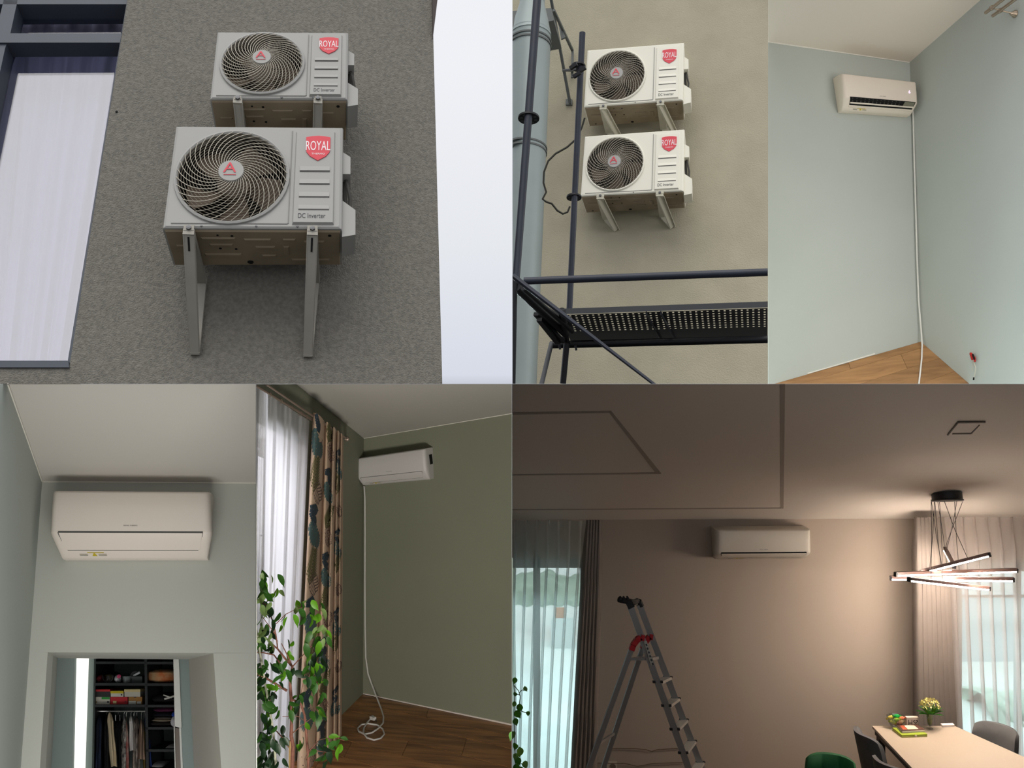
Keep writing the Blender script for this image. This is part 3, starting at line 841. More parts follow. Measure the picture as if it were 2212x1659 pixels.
mb = MB(); mb.tube([r2(2144, 34.5), r2(2161, 22.5), r2(2230, -29)], .0155, 12); mb.build('back_rod', nick, root, True)
mb = MB(); mb.tube([r1(2142.5, 17), r2(2160.5, 22.5), R3.hit(2188, 29, -.04)], .0065, 8); mb.build('stem', nick, root, True)
for f, x, y in ((r1, 2142.5, 17), (r2, 2160.5, 22.8)):
    d = (f(x + 14, y - 10.7) - f(x, y)).normalized()
    mb = MB(); mb.lathe([(.018, -.016), (.023, -.01), (.023, .01), (.018, .016)], f(x, y), d, 14); mb.build('collar', nick, root, True)
mb = MB(); mb.lathe([(.034, 0), (.034, .008), (.026, .018), (.012, .055), (.008, .06)], R3.hit(2193, 30, -.002), -R3.n, 18); mb.build('wall_flange', nick, root, True)
root = thing('wire_stub', 'red wire connectors with loose white wires on the right pale blue wall', 'wires', R3.hit(2103, 822))
redc = mat('connector_red', (176, 26, 22), .5)
mb = MB(); mb.bar(R3.hit(2097.5, 763, -.0), R3.hit(2102, 776, -.03), .028, .02); mb.build('connector', redc, root)
mb = MB(); mb.bar(R3.hit(2105, 771, -.0), R3.hit(2106, 781, -.03), .018, .015); mb.build('connector', redc, root)
mb = MB(); mb.bar(R3.hit(2101, 765, -.02), R3.hit(2105, 776, -.036), .012, .012); mb.build('wire_nut', black_hole, root)
wirew = mat('wire_white', (205, 200, 180), .5)
mb = MB()
mb.tube([R3.hit(x, y, -.025) for x, y in ((2103, 777), (2104, 783), (2108, 795), (2106, 808), (2103.5, 816))], .0035, 5)
mb.build('wire', wirew, root); mb = MB()
mb.tube([R3.hit(x, y, -.02) for x, y in ((2101, 778), (2101, 790), (2100, 802))], .0025, 5)
mb.build('wire', wirew, root)
mb = MB(); mb.bar(R3.hit(2103.5, 815, -.025), R3.hit(2103, 821, -.025), .012, .01); mb.build('wire_cap', black_hole, root)
# ============================================================ VIEW 4: unit over a wardrobe niche
A4 = Plane((-.2, .94, -.28), at(280, 1100, 4.5))
W4 = Plane(A4.n, A4.p + A4.n * .2)
D4 = .9
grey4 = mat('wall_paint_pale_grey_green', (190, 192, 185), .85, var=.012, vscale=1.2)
mb = MB()
mb.pxprism([(91, 1040), (552.6, 1043), (552.6, 1411), (63.6, 1408.6)], W4, 0, .1)
mb.pxprism([(63.6, 1408.6), (103, 1409), (70, 1900), (27, 1900)], W4, 0, .1)
mb.pxprism([(461, 1411), (552.6, 1411), (552.6, 1900), (494.5, 1900)], W4, 0, .1)
struct('wall_back', mb, grey4)
near4 = at(17, 829.6, 3.5)
L4 = plane3(W4.hit(91, 1040), W4.hit(45, 1659), near4, (-1, 0, 0))
K4 = plane3(W4.hit(91, 1040), W4.hit(553, 1043), near4, (0, 0, 1))
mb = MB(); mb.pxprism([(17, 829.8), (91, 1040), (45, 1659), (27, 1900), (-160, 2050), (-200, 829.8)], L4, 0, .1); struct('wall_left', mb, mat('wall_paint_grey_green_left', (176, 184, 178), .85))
mb = MB(); mb.pxprism([(17, 829.8), (552.6, 829.8), (552.6, 1043), (91, 1040)], K4, 0, .02); trim(mb, y0=829.7); struct('ceiling', mb, mat('ceiling_paint_pale_grey', (206, 202, 196), .9))
mb = MB(); mb.pxprism([(91, 1039), (552.6, 1042), (552.6, 1044.4), (91, 1041.6)], W4, -.008, .008); struct('trim_3', mb, bpy.data.materials['caulk_white'])
mb = MB(); mb.bar(L4.hit(17, 830.2, -.002), L4.hit(91, 1040, -.002), .005, .005); struct('trim_4', mb, bpy.data.materials['caulk_white'])
# reveals of the opening
def reveal(a, b, c, d, out, m, name):
    P4 = [W4.hit(*a), W4.hit(*b), W4.hit(c[0], c[1], D4), W4.hit(d[0], d[1], D4)]
    mb = MB(); mb.hexa(P4 + [p + Vector(out) for p in P4]); return struct(name, mb, m)
up4 = (W4.hit(282, 1300) - W4.hit(282, 1400)).normalized(); rt4 = (W4.hit(400, 1400) - W4.hit(200, 1400)).normalized()
reveal((103, 1409), (461, 1411), (407.5, 1424.5), (124.6, 1422), up4 * .05 + W4.n * .03, grey4, 'wall_soffit')
reveal((103, 1409), (70, 1900), (97, 1900), (124.6, 1422), rt4 * -.03 + W4.n * .03, grey4, 'wall_jamb_left')
reveal((461, 1411), (494.5, 1900), (431, 1900), (407.5, 1424.5), rt4 * .03 + W4.n * .03, mat('wall_paint_warm_grey', (196, 192, 182), .85), 'wall_jamb_right')
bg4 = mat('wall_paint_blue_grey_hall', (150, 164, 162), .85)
def panel4(name, poly, off, th, m, parent=None, **k):
    mb = MB(); mb.pxprism(poly, W4, off, th); return mb.build(name, m, parent, **k)
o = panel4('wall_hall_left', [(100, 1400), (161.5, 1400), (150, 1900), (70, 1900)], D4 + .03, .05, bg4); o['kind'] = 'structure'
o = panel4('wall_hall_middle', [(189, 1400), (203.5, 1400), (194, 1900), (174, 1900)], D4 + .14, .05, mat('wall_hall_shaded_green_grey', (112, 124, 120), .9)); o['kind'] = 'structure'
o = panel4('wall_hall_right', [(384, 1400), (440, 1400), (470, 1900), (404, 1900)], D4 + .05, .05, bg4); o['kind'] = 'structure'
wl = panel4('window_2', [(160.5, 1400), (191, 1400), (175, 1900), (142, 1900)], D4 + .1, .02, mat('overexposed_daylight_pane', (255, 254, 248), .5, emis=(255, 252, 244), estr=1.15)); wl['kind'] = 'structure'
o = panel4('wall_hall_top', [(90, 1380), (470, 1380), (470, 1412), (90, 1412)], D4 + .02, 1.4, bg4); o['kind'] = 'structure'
# wardrobe
black_b = mat('wardrobe_black_board', (24, 28, 31), .6)
back_b = mat('wardrobe_back_grey_green', (136, 152, 146), .85)
O0, O1 = D4 + .35, D4 + .95
root = thing('open_wardrobe', 'open black shelving wardrobe in the niche below the air conditioner', 'wardrobe', W4.hit(290, 1900, O1))
panel4('back_panel', [(196, 1405), (392, 1405), (400, 1905), (186, 1905)], O1, .02, back_b, root)
for poly in ([(199, 1400), (204, 1400), (198, 1900), (192, 1900)], [(311.5, 1400), (316.8, 1400), (326, 1900), (319, 1900)], [(376, 1400), (382, 1400), (398, 1900), (391, 1900)]):
    mb = MB(); f = [W4.hit(x, y, O0) for x, y in poly]; b_ = [p + W4.n * (O1 - O0) for p in f]; mb.prism(f, b_); mb.build('side_board', black_b, root)
def shelf4(x0, x1, y, th=5.5):
    mb = MB(); f = [W4.hit(a, b, O0) for a, b in ((x0, y), (x1, y), (x1, y + th), (x0, y + th))]
    mb.prism(f, [p + W4.n * (O1 - O0 - .01) for p in f]); mb.build('shelf', black_b, root)
for y in (1405, 1429, 1475.5, 1522): shelf4(201, 313, y)
for y in (1405, 1429, 1475.5, 1522, 1570, 1618, 1661, 1720): shelf4(314.5, 380, y + .6)
mb = MB(); mb.tube([W4.hit(204, 1536.5, O0 + .1), W4.hit(315, 1536.5, O0 + .1)], .0045, 8); mb.build('hanging_rail', mat('rail_chrome', (200, 200, 200), .2, .9), root, True)
mb = MB(); mb.tube([W4.hit(317, 1536.5, O0 + .3), W4.hit(330, 1536.5, O0 + .3)], .004, 8); mb.build('hanging_rail', bpy.data.materials['rail_chrome'], root, True)
# sliding white door edge
dr = panel4('white_door_panel', [(374.2, 1412), (385.8, 1412), (392, 1573), (377.5, 1569)], D4 + .02, .03, mat('door_white', (225, 226, 222), .5))
tag(dr, 'narrow white panel edge standing right of the wardrobe shelves', 'panel')
root = thing('narrow_mirror', 'narrow white framed mirror leaning right of the wardrobe shelves', 'mirror', W4.hit(383, 1900, D4 + .05))
panel4('mirror_glass', [(376, 1572), (388, 1574), (404, 1900), (386, 1900)], D4 + .06, .01, mat('mirror_brown_reflection', (112, 100, 90), .35), root)
for poly in ([(375.2, 1568), (377, 1568.5), (386, 1900), (383.5, 1900)], [(387, 1572), (391, 1573.5), (406, 1900), (401, 1900)]):
    panel4('frame_side', poly, D4 + .04, .025, bpy.data.materials['door_white'], root)
# shoe boxes
def sbox(name, label, x0, x1, y0, y1, body, lid=None, lidh=.3, grp=None, off=None, dep=.3, patch=None):
    off = off if off is not None else O0 + .05
    M = Facet(((x0, y0), (x1, y0), (x1, y1), (x0, y1)), W4, off)
    r = thing(name, label, 'box', M(.5, 1, dep / 2), grp)
    mb = MB(); mb.box(M, .01, .99, lidh if lid else 0, 1, .004, dep - .004); mb.build('box_body', body, r)
    if lid:
        mb = MB(); mb.box(M, 0, 1, 0, lidh, 0, dep); mb.build('lid', lid, r)
    for (a, b, c, d, m) in (patch or []):
        mb = MB(); mb.box(M, a, b, c, d, -.002, .004); mb.build('print_patch', m, r)
    return r, M
cm = lambda n, c, **k: bpy.data.materials.get(n) or mat(n, c, k.pop('rough', .6), **k)
g6 = 'shoe boxes on the wardrobe shelf'
sbox('shoe_box', 'black shoe box with a red lid, upper left of the stack', 202.8, 238, 1489.3, 1505, cm('card_black', (30, 30, 32)), cm('card_red', (178, 22, 30)), .28, g6)
sbox('shoe_box', 'white shoe box with a shiny gold lid in the upper row', 238.6, 266.5, 1492.5, 1505, cm('card_white', (190, 188, 180)), cm('foil_gold', (190, 170, 30), rough=.3), .42, g6, patch=[(.80, .90, .55, .78, cm('card_black', (30, 30, 32)))])
sbox('shoe_box', 'cream shoe box, upper right of the stack', 268.3, 303, 1489, 1505, cm('card_grey_white', (186, 182, 170)), cm('card_cream', (200, 184, 132)), .35, g6)
sbox('shoe_box', 'white and green shoe box, lower left of the stack', 202, 237.2, 1505.4, 1522, cm('card_grey_white', (186, 182, 170)), None, 0, g6,
     patch=[(.5, .98, .03, .30, cm('card_green', (24, 140, 44))), (.02, .20, .55, .75, cm('card_tan', (150, 130, 84))), (.84, .93, .55, .75, cm('card_black', (30, 30, 32)))])
sbox('shoe_box', 'red shoe box in the middle of the lower row', 238, 275.6, 1505.4, 1522, cm('card_red', (178, 22, 30)), None, 0, g6, patch=[(.16, .36, .52, .86, cm('card_cream', (200, 184, 132))), (.85, .93, .52, .70, cm('card_dark_red', (90, 10, 14)))])
sbox('shoe_box', 'brown shoe box with two white stickers, lower right', 277, 306.8, 1505.4, 1522, cm('card_brown', (150, 104, 40)), None, 0, g6,
     patch=[(.03, .56, .52, .95, cm('card_white', (190, 188, 180))), (.64, .93, .60, .92, cm('card_white', (190, 188, 180))), (.42, .56, 0.0, .1, cm('card_black', (30, 30, 32)))])
sbox('shoe_box', 'dark grey box under a silver shoe on the upper shelf', 284, 307, 1461, 1475.3, cm('card_dark_grey', (58, 62, 64)), None, 0)
def blob(name, label, cat, x0, x1, y0, y1, off, dep, m, bump=.12, seed=1, squash=1.0, parent=None):
    rnd = random.Random(seed)
    M = Facet(((x0, y0), (x1, y0), (x1, y1), (x0, y1)), W4, off)
    ph = [rnd.uniform(0, 6) for _ in range(6)]
    mb = MB()
    def fn(u, v):
        a, b = 2 * math.pi * u, math.pi * v
        r = 1 + bump * (math.sin(3 * a + ph[0]) * math.sin(2 * b + ph[1]) + .6 * math.sin(5 * a + ph[2] + 3 * b))
        x = .5 + .5 * r * math.sin(b) * math.cos(a); y = .5 - .5 * (abs(math.cos(b)) ** squash) * (1 if math.cos(b) > 0 else -1)
        return M(x, min(1, y), dep / 2 + dep / 2 * r * math.sin(b) * math.sin(a))
    mb.grid(fn, 18, 12)
    o = mb.build(name, m, parent, True)
    if parent is None: tag(o, label, cat)
    return o, M
blob('knitted_hat', 'dark red round hat at the left end of the upper shelf', 'hat', 203.6, 221, 1457.5, 1475.4, O0 + .05, .16, cm('cloth_dark_red', (92, 14, 24), rough=.9), seed=3, squash=.8)
blob('cloth_bundle', 'yellow and white folded bag beside the dark red hat', 'bag', 218, 242, 1457, 1475.4, O0 + .2, .14, cm('cloth_yellow_white', (170, 150, 60), rough=.8, rgb2=(196, 194, 186), vscale=18), seed=5, squash=.7)
root = thing('handbag', 'black handbag with thin loop handles on the upper shelf', 'bag', W4.hit(234, 1475, O0 + .1))
blob('bag_body', '', '', 222, 250, 1450, 1462, O0 + .3, .2, cm('leather_black', (14, 14, 16), rough=.5), seed=8, parent=root)
for dx in (0, 10):
    mb = MB(); mb.tube([W4.hit(228 + dx + 6 * math.cos(a_ / 8 * math.pi), 1459 + 13 * math.sin(a_ / 8 * math.pi), O0 + .04) for a_ in range(9)], .0035, 6); mb.build('handle', bpy.data.materials['leather_black'], root, True)
ob, _ = blob('white_pouch', 'round white pouch with a pink bow on the upper shelf', 'pouch', 243.5, 258, 1457.5, 1475.2, O0 + .02, .13, cm('cloth_pale', (186, 184, 188), rough=.9), .05, 9)
mb = MB(); mb.lathe([(.0001, -.01), (.011, -.004), (.011, .004), (.0001, .01)], W4.hit(257, 1461, O0), W4.n, 8); mb.build('pink_bow', cm('bow_pink', (196, 70, 110)), ob)
M = Facet(((260, 1461), (283, 1461), (281.5, 1475), (262, 1475)), W4, O0 + .04)
mb = MB(); mb.grid(lambda u, v: M(.5 + .5 * math.cos(2 * math.pi * u), v, .07 + .07 * math.sin(2 * math.pi * u)), 16, 3)
tub = tag(mb.build('plastic_tub', cm('plastic_milky', (128, 136, 136), rough=.3), None, True), 'milky plastic tub lying between the white pouch and the dark box', 'tub')
root = thing('silver_shoe', 'black and silver shoe on top of the dark grey box', 'shoe', W4.hit(292, 1461, O0 + .1))
mb = MB(); mb.prism([W4.hit(x, y, O0 + .08) for x, y in ((281, 1459), (284, 1453), (290, 1450), (298, 1451), (303, 1449), (300, 1456), (292, 1461), (283, 1461))], [W4.hit(x, y, O0 + .16) for x, y in ((281, 1459), (284, 1453), (290, 1450), (298, 1451), (303, 1449), (300, 1456), (292, 1461), (283, 1461))]); mb.build('upper', cm('leather_black', (14, 14, 16)), root)
mb = MB(); mb.bar(W4.hit(288, 1460, O0 + .07), W4.hit(302, 1452, O0 + .07), .006, .012); mb.build('silver_strap', cm('foil_silver', (160, 165, 170), rough=.3), root)
blob('floral_bag', 'beige bag with orange flowers on the right upper shelf', 'bag', 311, 384, 1445.5, 1477, O0 + .01, .3, cm('cloth_beige_floral', (186, 170, 130), rough=.85, rgb2=(180, 96, 50), vscale=11), .07, 12, squash=.45)
def folded(label, x0, x1, y0, y1, m, seed, off=O0 + .03, dep=.3, wave=.0, name='folded_garment'):
    rnd = random.Random(seed); ph = rnd.uniform(0, 6)
    M = Facet(((x0, y0), (x1, y0), (x1, y1), (x0, y1)), W4, off)
    mb = MB()
    def fn(u, v):
        a = 2 * math.pi * v
        t = .03 * math.sin(u * 7 + ph)
        e = math.sin(math.pi * min(1, max(0, u))) ** .25
        return M(u, .5 + t + .5 * e * math.sin(a), dep / 2 * (1 + math.cos(a)) * (.92 + .08 * math.sin(5 * u + ph)))
    mb.grid(fn, 16, 14)
    return tag(mb.build(name, m, None, True), label, 'clothes', 'folded clothes on the right shelves')
folded('black folded bag with white stripes on top of the right stack', 327, 381, 1497, 1522, cm('cloth_black', (18, 18, 20), rough=.9), 1)
ob = bpy.context.scene.objects
mb = MB(); mb.bar(W4.hit(355, 1510, O0 + .015), W4.hit(378, 1503, O0 + .015), .008, .010, up=(0, 0, 1)); mb.bar(W4.hit(353, 1501, O0 + .012), W4.hit(371, 1507, O0 + .012), .006, .006)
mb.build('white_stripe', cm('card_white', (190, 188, 180)), bpy.data.objects['folded_garment'])
folded('purple folded garment in the right stack', 330, 375, 1526, 1541, cm('cloth_purple', (88, 30, 66), rough=.9), 2)
folded('navy folded garment under the purple one', 330, 376, 1538, 1550, cm('cloth_navy', (20, 24, 38), rough=.9), 3)
folded('grey folded garment in the right stack', 331, 374, 1548, 1555, cm('cloth_grey', (128, 120, 112), rough=.9), 4)
folded('cream folded garment in the right stack', 327, 369, 1553, 1560.5, cm('cloth_cream', (206, 190, 166), rough=.9), 5)
folded('dark grey folded garment at the foot of the right stack', 323, 374, 1559, 1571, cm('cloth_charcoal', (50, 46, 46), rough=.9), 6)
folded('white rolled garment hanging over the right shelf edge', 368, 382, 1548, 1572, cm('cloth_pale', (186, 184, 188)), 7, off=O0 - .02, dep=.1)
folded('blue folded garment behind the white rolled one', 370, 382, 1537, 1551, cm('cloth_bright_blue', (30, 60, 150), rough=.9), 8, off=O0 + .0, dep=.1)
folded('small white folded cloth on the lower right shelf', 357, 380, 1612, 1619, cm('cloth_pale', (186, 184, 188)), 9)
folded('white crumpled cloth on the lowest visible right shelf', 326, 352, 1650, 1661.5, cm('cloth_pale', (186, 184, 188)), 10)
# hanging clothes
def garment(label, top, bot, y0, y1, m, off, seed, sh=.35, hanger=True, dep=.34):
    """side-on garment on a hanger: narrow at the neck, widening to its hem"""
    rnd = random.Random(seed); p1, p2 = rnd.uniform(0, 6), rnd.uniform(0, 6)
    cx0 = (top[0] + top[1]) / 2
    r = thing('hanging_garment', label, 'clothes', W4.hit((bot[0] + bot[1]) / 2, y1, O0 + off + dep / 2), 'clothes on the hanging rail')
    mb = MB()
    def fn(u, v):
        a = 2 * math.pi * u
        t = min(1, v / .16) ** .6
        xl = top[0] + (bot[0] - top[0]) * v; xr = top[1] + (bot[1] - top[1]) * v
        c = (xl + xr) / 2; hw = (xr - xl) / 2 * (.22 + .78 * t) * (1 + .10 * math.sin(9 * v + p1))
        k = 1 + .16 * math.sin(5 * a + p2 + 2 * v)
        d = off + dep / 2 + dep / 2 * (.15 + .85 * t) * math.sin(a) * k
        return W4.hit(c + hw * math.cos(a) * k, y0 + (y1 - y0) * v + 1.2 * math.sin(2 * a + p1) * v, O0 + d)
    mb.grid(fn, 26, 18)
    mb.build('cloth', m, r, True)
    if hanger:
        mb = MB(); h = O0 + off + dep / 2
        mb.tube([W4.hit(cx0, y0 + 2, h), W4.hit(cx0, 1541, h), W4.hit(cx0 + 2, 1537.5, h), W4.hit(cx0, 1535, h), W4.hit(cx0 - 1.5, 1537, h)], .0028, 5)
        mb.build('hanger_hook', bpy.data.materials['rail_chrome'], r, True)
    return r
pat = lambda n, a, b, sc_: bpy.data.materials.get(n) or mat(n, a, .85, rgb2=b, vscale=sc_)
garment('navy coat at the left end of the rail', (206, 222), (204, 219), 1543, 1700, cm('cloth_navy_coat', (22, 32, 54), rough=.9), .02, 1)
garment('black jacket between the navy coat and the cream sweater', (225, 236), (223, 238), 1545, 1700, cm('cloth_black', (18, 18, 20)), .05, 2)
garment('cream knitted sweater with a hanging sleeve', (231, 243), (240, 254), 1539, 1656, cm('cloth_cream_knit', (196, 178, 146), rough=.95, bump=.3), .0, 3, dep=.14)
garment('long black dress behind the cream sweater', (243, 268), (246, 268), 1546, 1700, cm('cloth_black', (18, 18, 20)), .12, 4)
garment('black garment with small white dots', (263, 274), (262, 273), 1550, 1700, pat('cloth_black_white_dots', (20, 18, 20), (200, 196, 190), 30), .02, 5, dep=.2)
garment('red and white striped garment', (270, 276), (272, 281), 1556, 1690, pat('cloth_red_white', (170, 24, 34), (190, 180, 170), 12), .03, 6, dep=.2)
garment('white blouse on a hanger', (278, 288), (280, 294), 1546, 1622, cm('cloth_white_blouse', (204, 200, 196), rough=.9), .0, 7, dep=.2)
garment('white and black floral garment', (286, 293), (286, 296), 1554, 1700, pat('cloth_white_floral', (190, 180, 168), (60, 30, 26), 14), .05, 8, dep=.2)
garment('black and white swirl patterned dress', (290, 301), (288, 303), 1547, 1700, pat('cloth_swirl', (24, 20, 22), (190, 176, 168), 16), .06, 9, dep=.2)
garment('dusty beige dress on a hanger', (302, 309), (298, 315), 1553, 1640, cm('cloth_dusty_beige', (158, 132, 112), rough=.9), .0, 10, dep=.24)
garment('yellow and green floral garment right of the beige dress', (308, 315), (311, 320), 1560, 1700, pat('cloth_yellow_floral', (150, 130, 50), (90, 80, 40), 20), .05, 11, dep=.2)
garment('blue garment at the right end of the rail', (311, 318), (318, 331), 1547, 1656, cm('cloth_blue', (34, 56, 116), rough=.9), .02, 12, dep=.2)
for i in range(3):
    lb = ('left', 'middle', 'right')[i]
    mb = MB(); mb.tube([W4.hit(254 + 9 * i - 4, 1557, O0 + .02), W4.hit(254 + 9 * i - 4, 1545, O0 + .02), W4.hit(254 + 9 * i - 2, 1540, O0 + .06)], .0022, 5)
    tag(mb.build('spare_hanger', bpy.data.materials['rail_chrome'], None, True), 'thin white hanger before the long black dress, %s one of three' % lb, 'hanger', 'spare hangers before the black dress')
o4, M4, P4_ = indoor_unit(((111.5, 1058), (453.5, 1060.3), (457.5, 1151), (105.5, 1150)), A4, 'large white indoor air conditioner above the wardrobe niche', vb=1.54, kb=.90, depth=.198,
    shell=mat('indoor_shell_white', (236, 226, 216), .38), chamfer=.10, gap=.016, flap_v=1.36)
# ============================================================ VIEW 5: green corner with printed curtain and ficus
C5, D5, E5 = at(786, 947, 10.5), at(784, 1499, 10.5), at(1106, 893, 9.8)
B5 = plane3(C5, D5, E5)
T5 = at(640, 829, 8.39)
L5 = plane3(C5, D5, T5, (-1, 0, 0))
K5 = plane3(C5, E5, T5, (0, 0, 1))
G5 = plane3(D5, B5.hit(1106, 1567), L5.hit(747, 1535.5), (0, 0, -1))
green5 = mat('wall_paint_sage_green', (128, 130, 113), .85, var=.02, vscale=1.5)
white5 = mat('ceiling_paint_white', (176, 173, 167), .9)
mb = MB(); mb.pxprism([(786, 947), (1105.7, 893), (1105.7, 1567), (784, 1499)], B5, 0, .1); struct('wall_back', mb, green5)
mb = MB(); mb.pxprism([(553.7, 830), (640, 830), (786, 947), (784, 1499), (747, 1536), (637, 1648), (663, 968), (553.7, 912)], L5, 0, .1); trim(mb, x0=553.6, y0=829.8); struct('wall_left', mb, green5)
mb = MB(); mb.pxprism([(553.7, 830), (640, 829.9), (1105.7, 829.9), (1105.7, 893), (786, 947)], K5, 0, .012); trim(mb, x0=553.6, y0=829.7); struct('ceiling', mb, white5)
caulk = bpy.data.materials['caulk_white']
mb = MB(); mb.pxprism([(786, 945.6), (1105.7, 891.8), (1105.7, 894), (786, 947.5)], B5, -.008, .008); struct('trim_5', mb, caulk)
mb = MB(); mb.pxprism([(784, 1497.5), (1105.7, 1564), (1105.7, 1567.5), (784, 1499.3)], B5, -.012, .012); struct('baseboard_back', mb, mat('baseboard_white', (222, 212, 204), .6))
mb = MB(); mb.pxprism([(784, 1499), (1105.7, 1567), (1105.7, 1840), (553.7, 1840), (553.7, 1735), (747, 1535.5)], G5, .012, .06); fl5 = struct('floor', mb, bpy.data.materials['underlay_dark'])
wood5 = wood_mat('oak_laminate_brown', (112, 70, 38), (186, 132, 82), 12, G5.hit(1100, 1620) - G5.hit(900, 1575))
vx, vy = -682.0, 1195.0
ey = [1567, 1591, 1618, 1659, 1700, 1748, 1806, 1880]
def s5(k, x): return vy + (ey[k] - vy) / (1106 - vx) * (x - vx)
def base5(k):
    sl = (ey[k] - vy) / (1106 - vx)
    x = (1499 + 1.0 * 784 - vy + sl * vx) / (sl + 1.0)      # left wall foot: y = 1499 + (784 - x)
    return max(554.0, x)
j5 = [[925], [], [1008], [882], [760, 1080], [700], []]
for r in range(7):
    xl0, xl1 = base5(r), base5(r + 1)
    seg = [None] + j5[r] + [None]
    for i in range(len(seg) - 1):
        l, q = seg[i], seg[i + 1]
        sk = -4 - r * 3.2
        a0 = (xl0, s5(r, xl0)) if l is None else (l + .6, s5(r, l + .6))
        a3 = (xl1, s5(r + 1, xl1)) if l is None else (l + .4 + sk, s5(r + 1, l + .4 + sk))
        a1 = (1105.7, s5(r, 1105.7)) if q is None else (q - .4, s5(r, q - .4))
        a2 = (1105.7, s5(r + 1, 1105.7)) if q is None else (q - .4 + sk, s5(r + 1, q - .4 + sk))
        mb = MB(); mb.pxprism([(a0[0], a0[1] + .5), (a1[0], a1[1] + .5), (a2[0], a2[1] - .45), (a3[0], a3[1] - .45)], G5, 0, .01)
        trim(mb, x0=553.6, x1=1105.7); mb.build('plank', wood5, fl5)
# balcony door in the left wall
pvc = mat('window_pvc_white', (226, 224, 226), .45)
w5 = MB()
a5 = [L5.hit(663, 968), L5.hit(637, 1655), L5.hit(590, 1700, .22), L5.hit(606, 975, .22)]
w5.hexa(a5 + [p + (L5.hit(700, 1200) - L5.hit(660, 1200)).normalized() * .02 for p in a5])
rv = [L5.hit(553.7, 912), L5.hit(663, 968), L5.hit(606, 975, .22), L5.hit(553.7, 947, .22)]
w5.hexa(rv + [p + Vector((0, 0, .02)) for p in rv]); trim(w5, x0=553.6)
win5 = struct('window_3', w5, mat('reveal_plaster_white', (222, 220, 220), .8))
for nm, poly in (('frame_head', [(553.7, 944), (607, 972), (607, 990), (553.7, 966)]), ('frame_post', [(600, 972), (608, 975), (592, 1720), (583, 1720)]),
                 ('sash_head', [(553.7, 966), (601, 988), (601, 1003), (553.7, 983)]), ('sash_post', [(569, 985), (600, 996), (583, 1720), (553.7, 1720), (567, 1100)]), ('sash_bottom', [(553.7, 1640), (600, 1620), (600, 1640), (553.7, 1664)])):
    mb = MB(); mb.pxprism(poly, L5, .22 if 'frame' in nm else .235, .05); trim(mb, x0=553.6); mb.build(nm, pvc, win5)
mb = MB(); mb.pxprism([(553.7, 975), (575, 985), (575, 1720), (553.7, 1720)], L5, .26, .006); trim(mb, x0=553.6); mb.build('pane', glass_mat('window_glass_5', (250, 250, 252), .06), win5)
mb = MB(); mb.tube([L5.hit(562, 1157, .19), L5.hit(584, 1159, .19)], .008, 6); trim(mb, x0=553.6); mb.build('handle', mat('handle_grey', (150, 150, 160), .4), win5)
# rods, sheer, printed curtain
bronze = mat('rod_satin_bronze', (142, 124, 112), .4, .5)
root = thing('curtain_rod', 'double bronze curtain rod above the balcony door in the green room', 'curtain rod', L5.hit(752, 952, -.1))
mb = MB(); mb.tube([L5.hit(553, 833.5, -.10), L5.hit(640, 886, -.10), L5.hit(735, 944, -.10)], .011, 10); trim(mb, x0=553.7, y0=830.5); mb.build('sheer_rod', bronze, root, True)
mb = MB(); mb.tube([L5.hit(576, 830, -.17), L5.hit(668, 893, -.17), L5.hit(748, 947, -.17)], .011, 10); trim(mb, x0=553.7, y0=830.5); mb.build('curtain_rod_tube', bronze, root, True)
mb = MB(); mb.lathe([(.0001, -.03), (.022, -.02), (.026, 0), (.018, .02), (.0001, .03)], L5.hit(750, 948, -.15), (.2, 1, 0), 12); mb.build('finial', bronze, root, True)
mb = MB(); mb.bar(L5.hit(747, 948, 0), L5.hit(747, 948, -.17), .02, .02); mb.build('wall_mount', bronze, root)
for px in (581, 605, 628, 648, 660):
    y = 833.5 + (px - 553) * .608
    mb = MB(); c = L5.hit(px, y + 2, -.10)
    mb.tube([c + Vector((.018 * math.cos(a_ * math.pi / 4), .002, .022 * math.sin(a_ * math.pi / 4))) for a_ in range(8)], .0025, 5, True); mb.build('ring', bronze, root, True)
def cloth(name, label, cat, m, pt, nu, nv, trimk=None, parent=None, group=None):
    mb = MB(); mb.grid(pt, nu, nv)
    if trimk: trim(mb, **trimk)
    o = mb.build(name, m, parent, True)
    if parent is None: tag(o, label, cat, group)
    return o
sheer5 = sheer_mat('sheer_white_voile', (232, 232, 236), .50, .6)
def fs5(u, v):
    x0, y0 = 536 + (668 - 536) * u, 824 + (909 - 824) * u
    x1, y1 = 522 + (634 - 522) * u, 1790 + (1652 - 1790) * u
    h = min(1, v * 12)
    w = -.095 + (.010 + .008 * h) * math.sin(u * 34 + 1.5 * math.sin(2 * v + 5 * u)) * (1 - .3 * v) + .005 * math.sin(u * 77 + 2 * v)
    return L5.hit(x0 + (x1 - x0) * v, y0 + (y1 - y0) * v, w)
cloth('sheer_curtain', 'white sheer curtain over the balcony door in the green room', 'curtain', sheer5, fs5, 150, 24, dict(x0=553.7, y0=830.2))
beige5 = mat('curtain_cotton_beige', (190, 164, 142), .9, var=.03, vscale=4)
def fc5(u, v):
    x0, y0 = 676 + (742 - 676) * u, 891 + (944 - 891) * u
    x1, y1 = 640 + (738 - 640) * u, 1692 + (1588 - 1692) * u
    ub = [0, .40, .62, .78, .89, 1.0001]
    uu = min(1, max(0, u + .015 * math.sin(4 * v)))
    for k in range(5):
        if ub[k] <= uu < ub[k + 1]: t = (uu - ub[k]) / (ub[k + 1] - ub[k]); break
    w = -.13 - .075 * max(0, math.sin(math.pi * t)) ** .45 - .012 * math.sin(5 * v + 9 * u)
    dy = -5 * math.sin(math.pi * t) * max(0, 1 - v * 14)
    return L5.hit(x0 + (x1 - x0) * v, y0 + (y1 - y0) * v + dy, w)
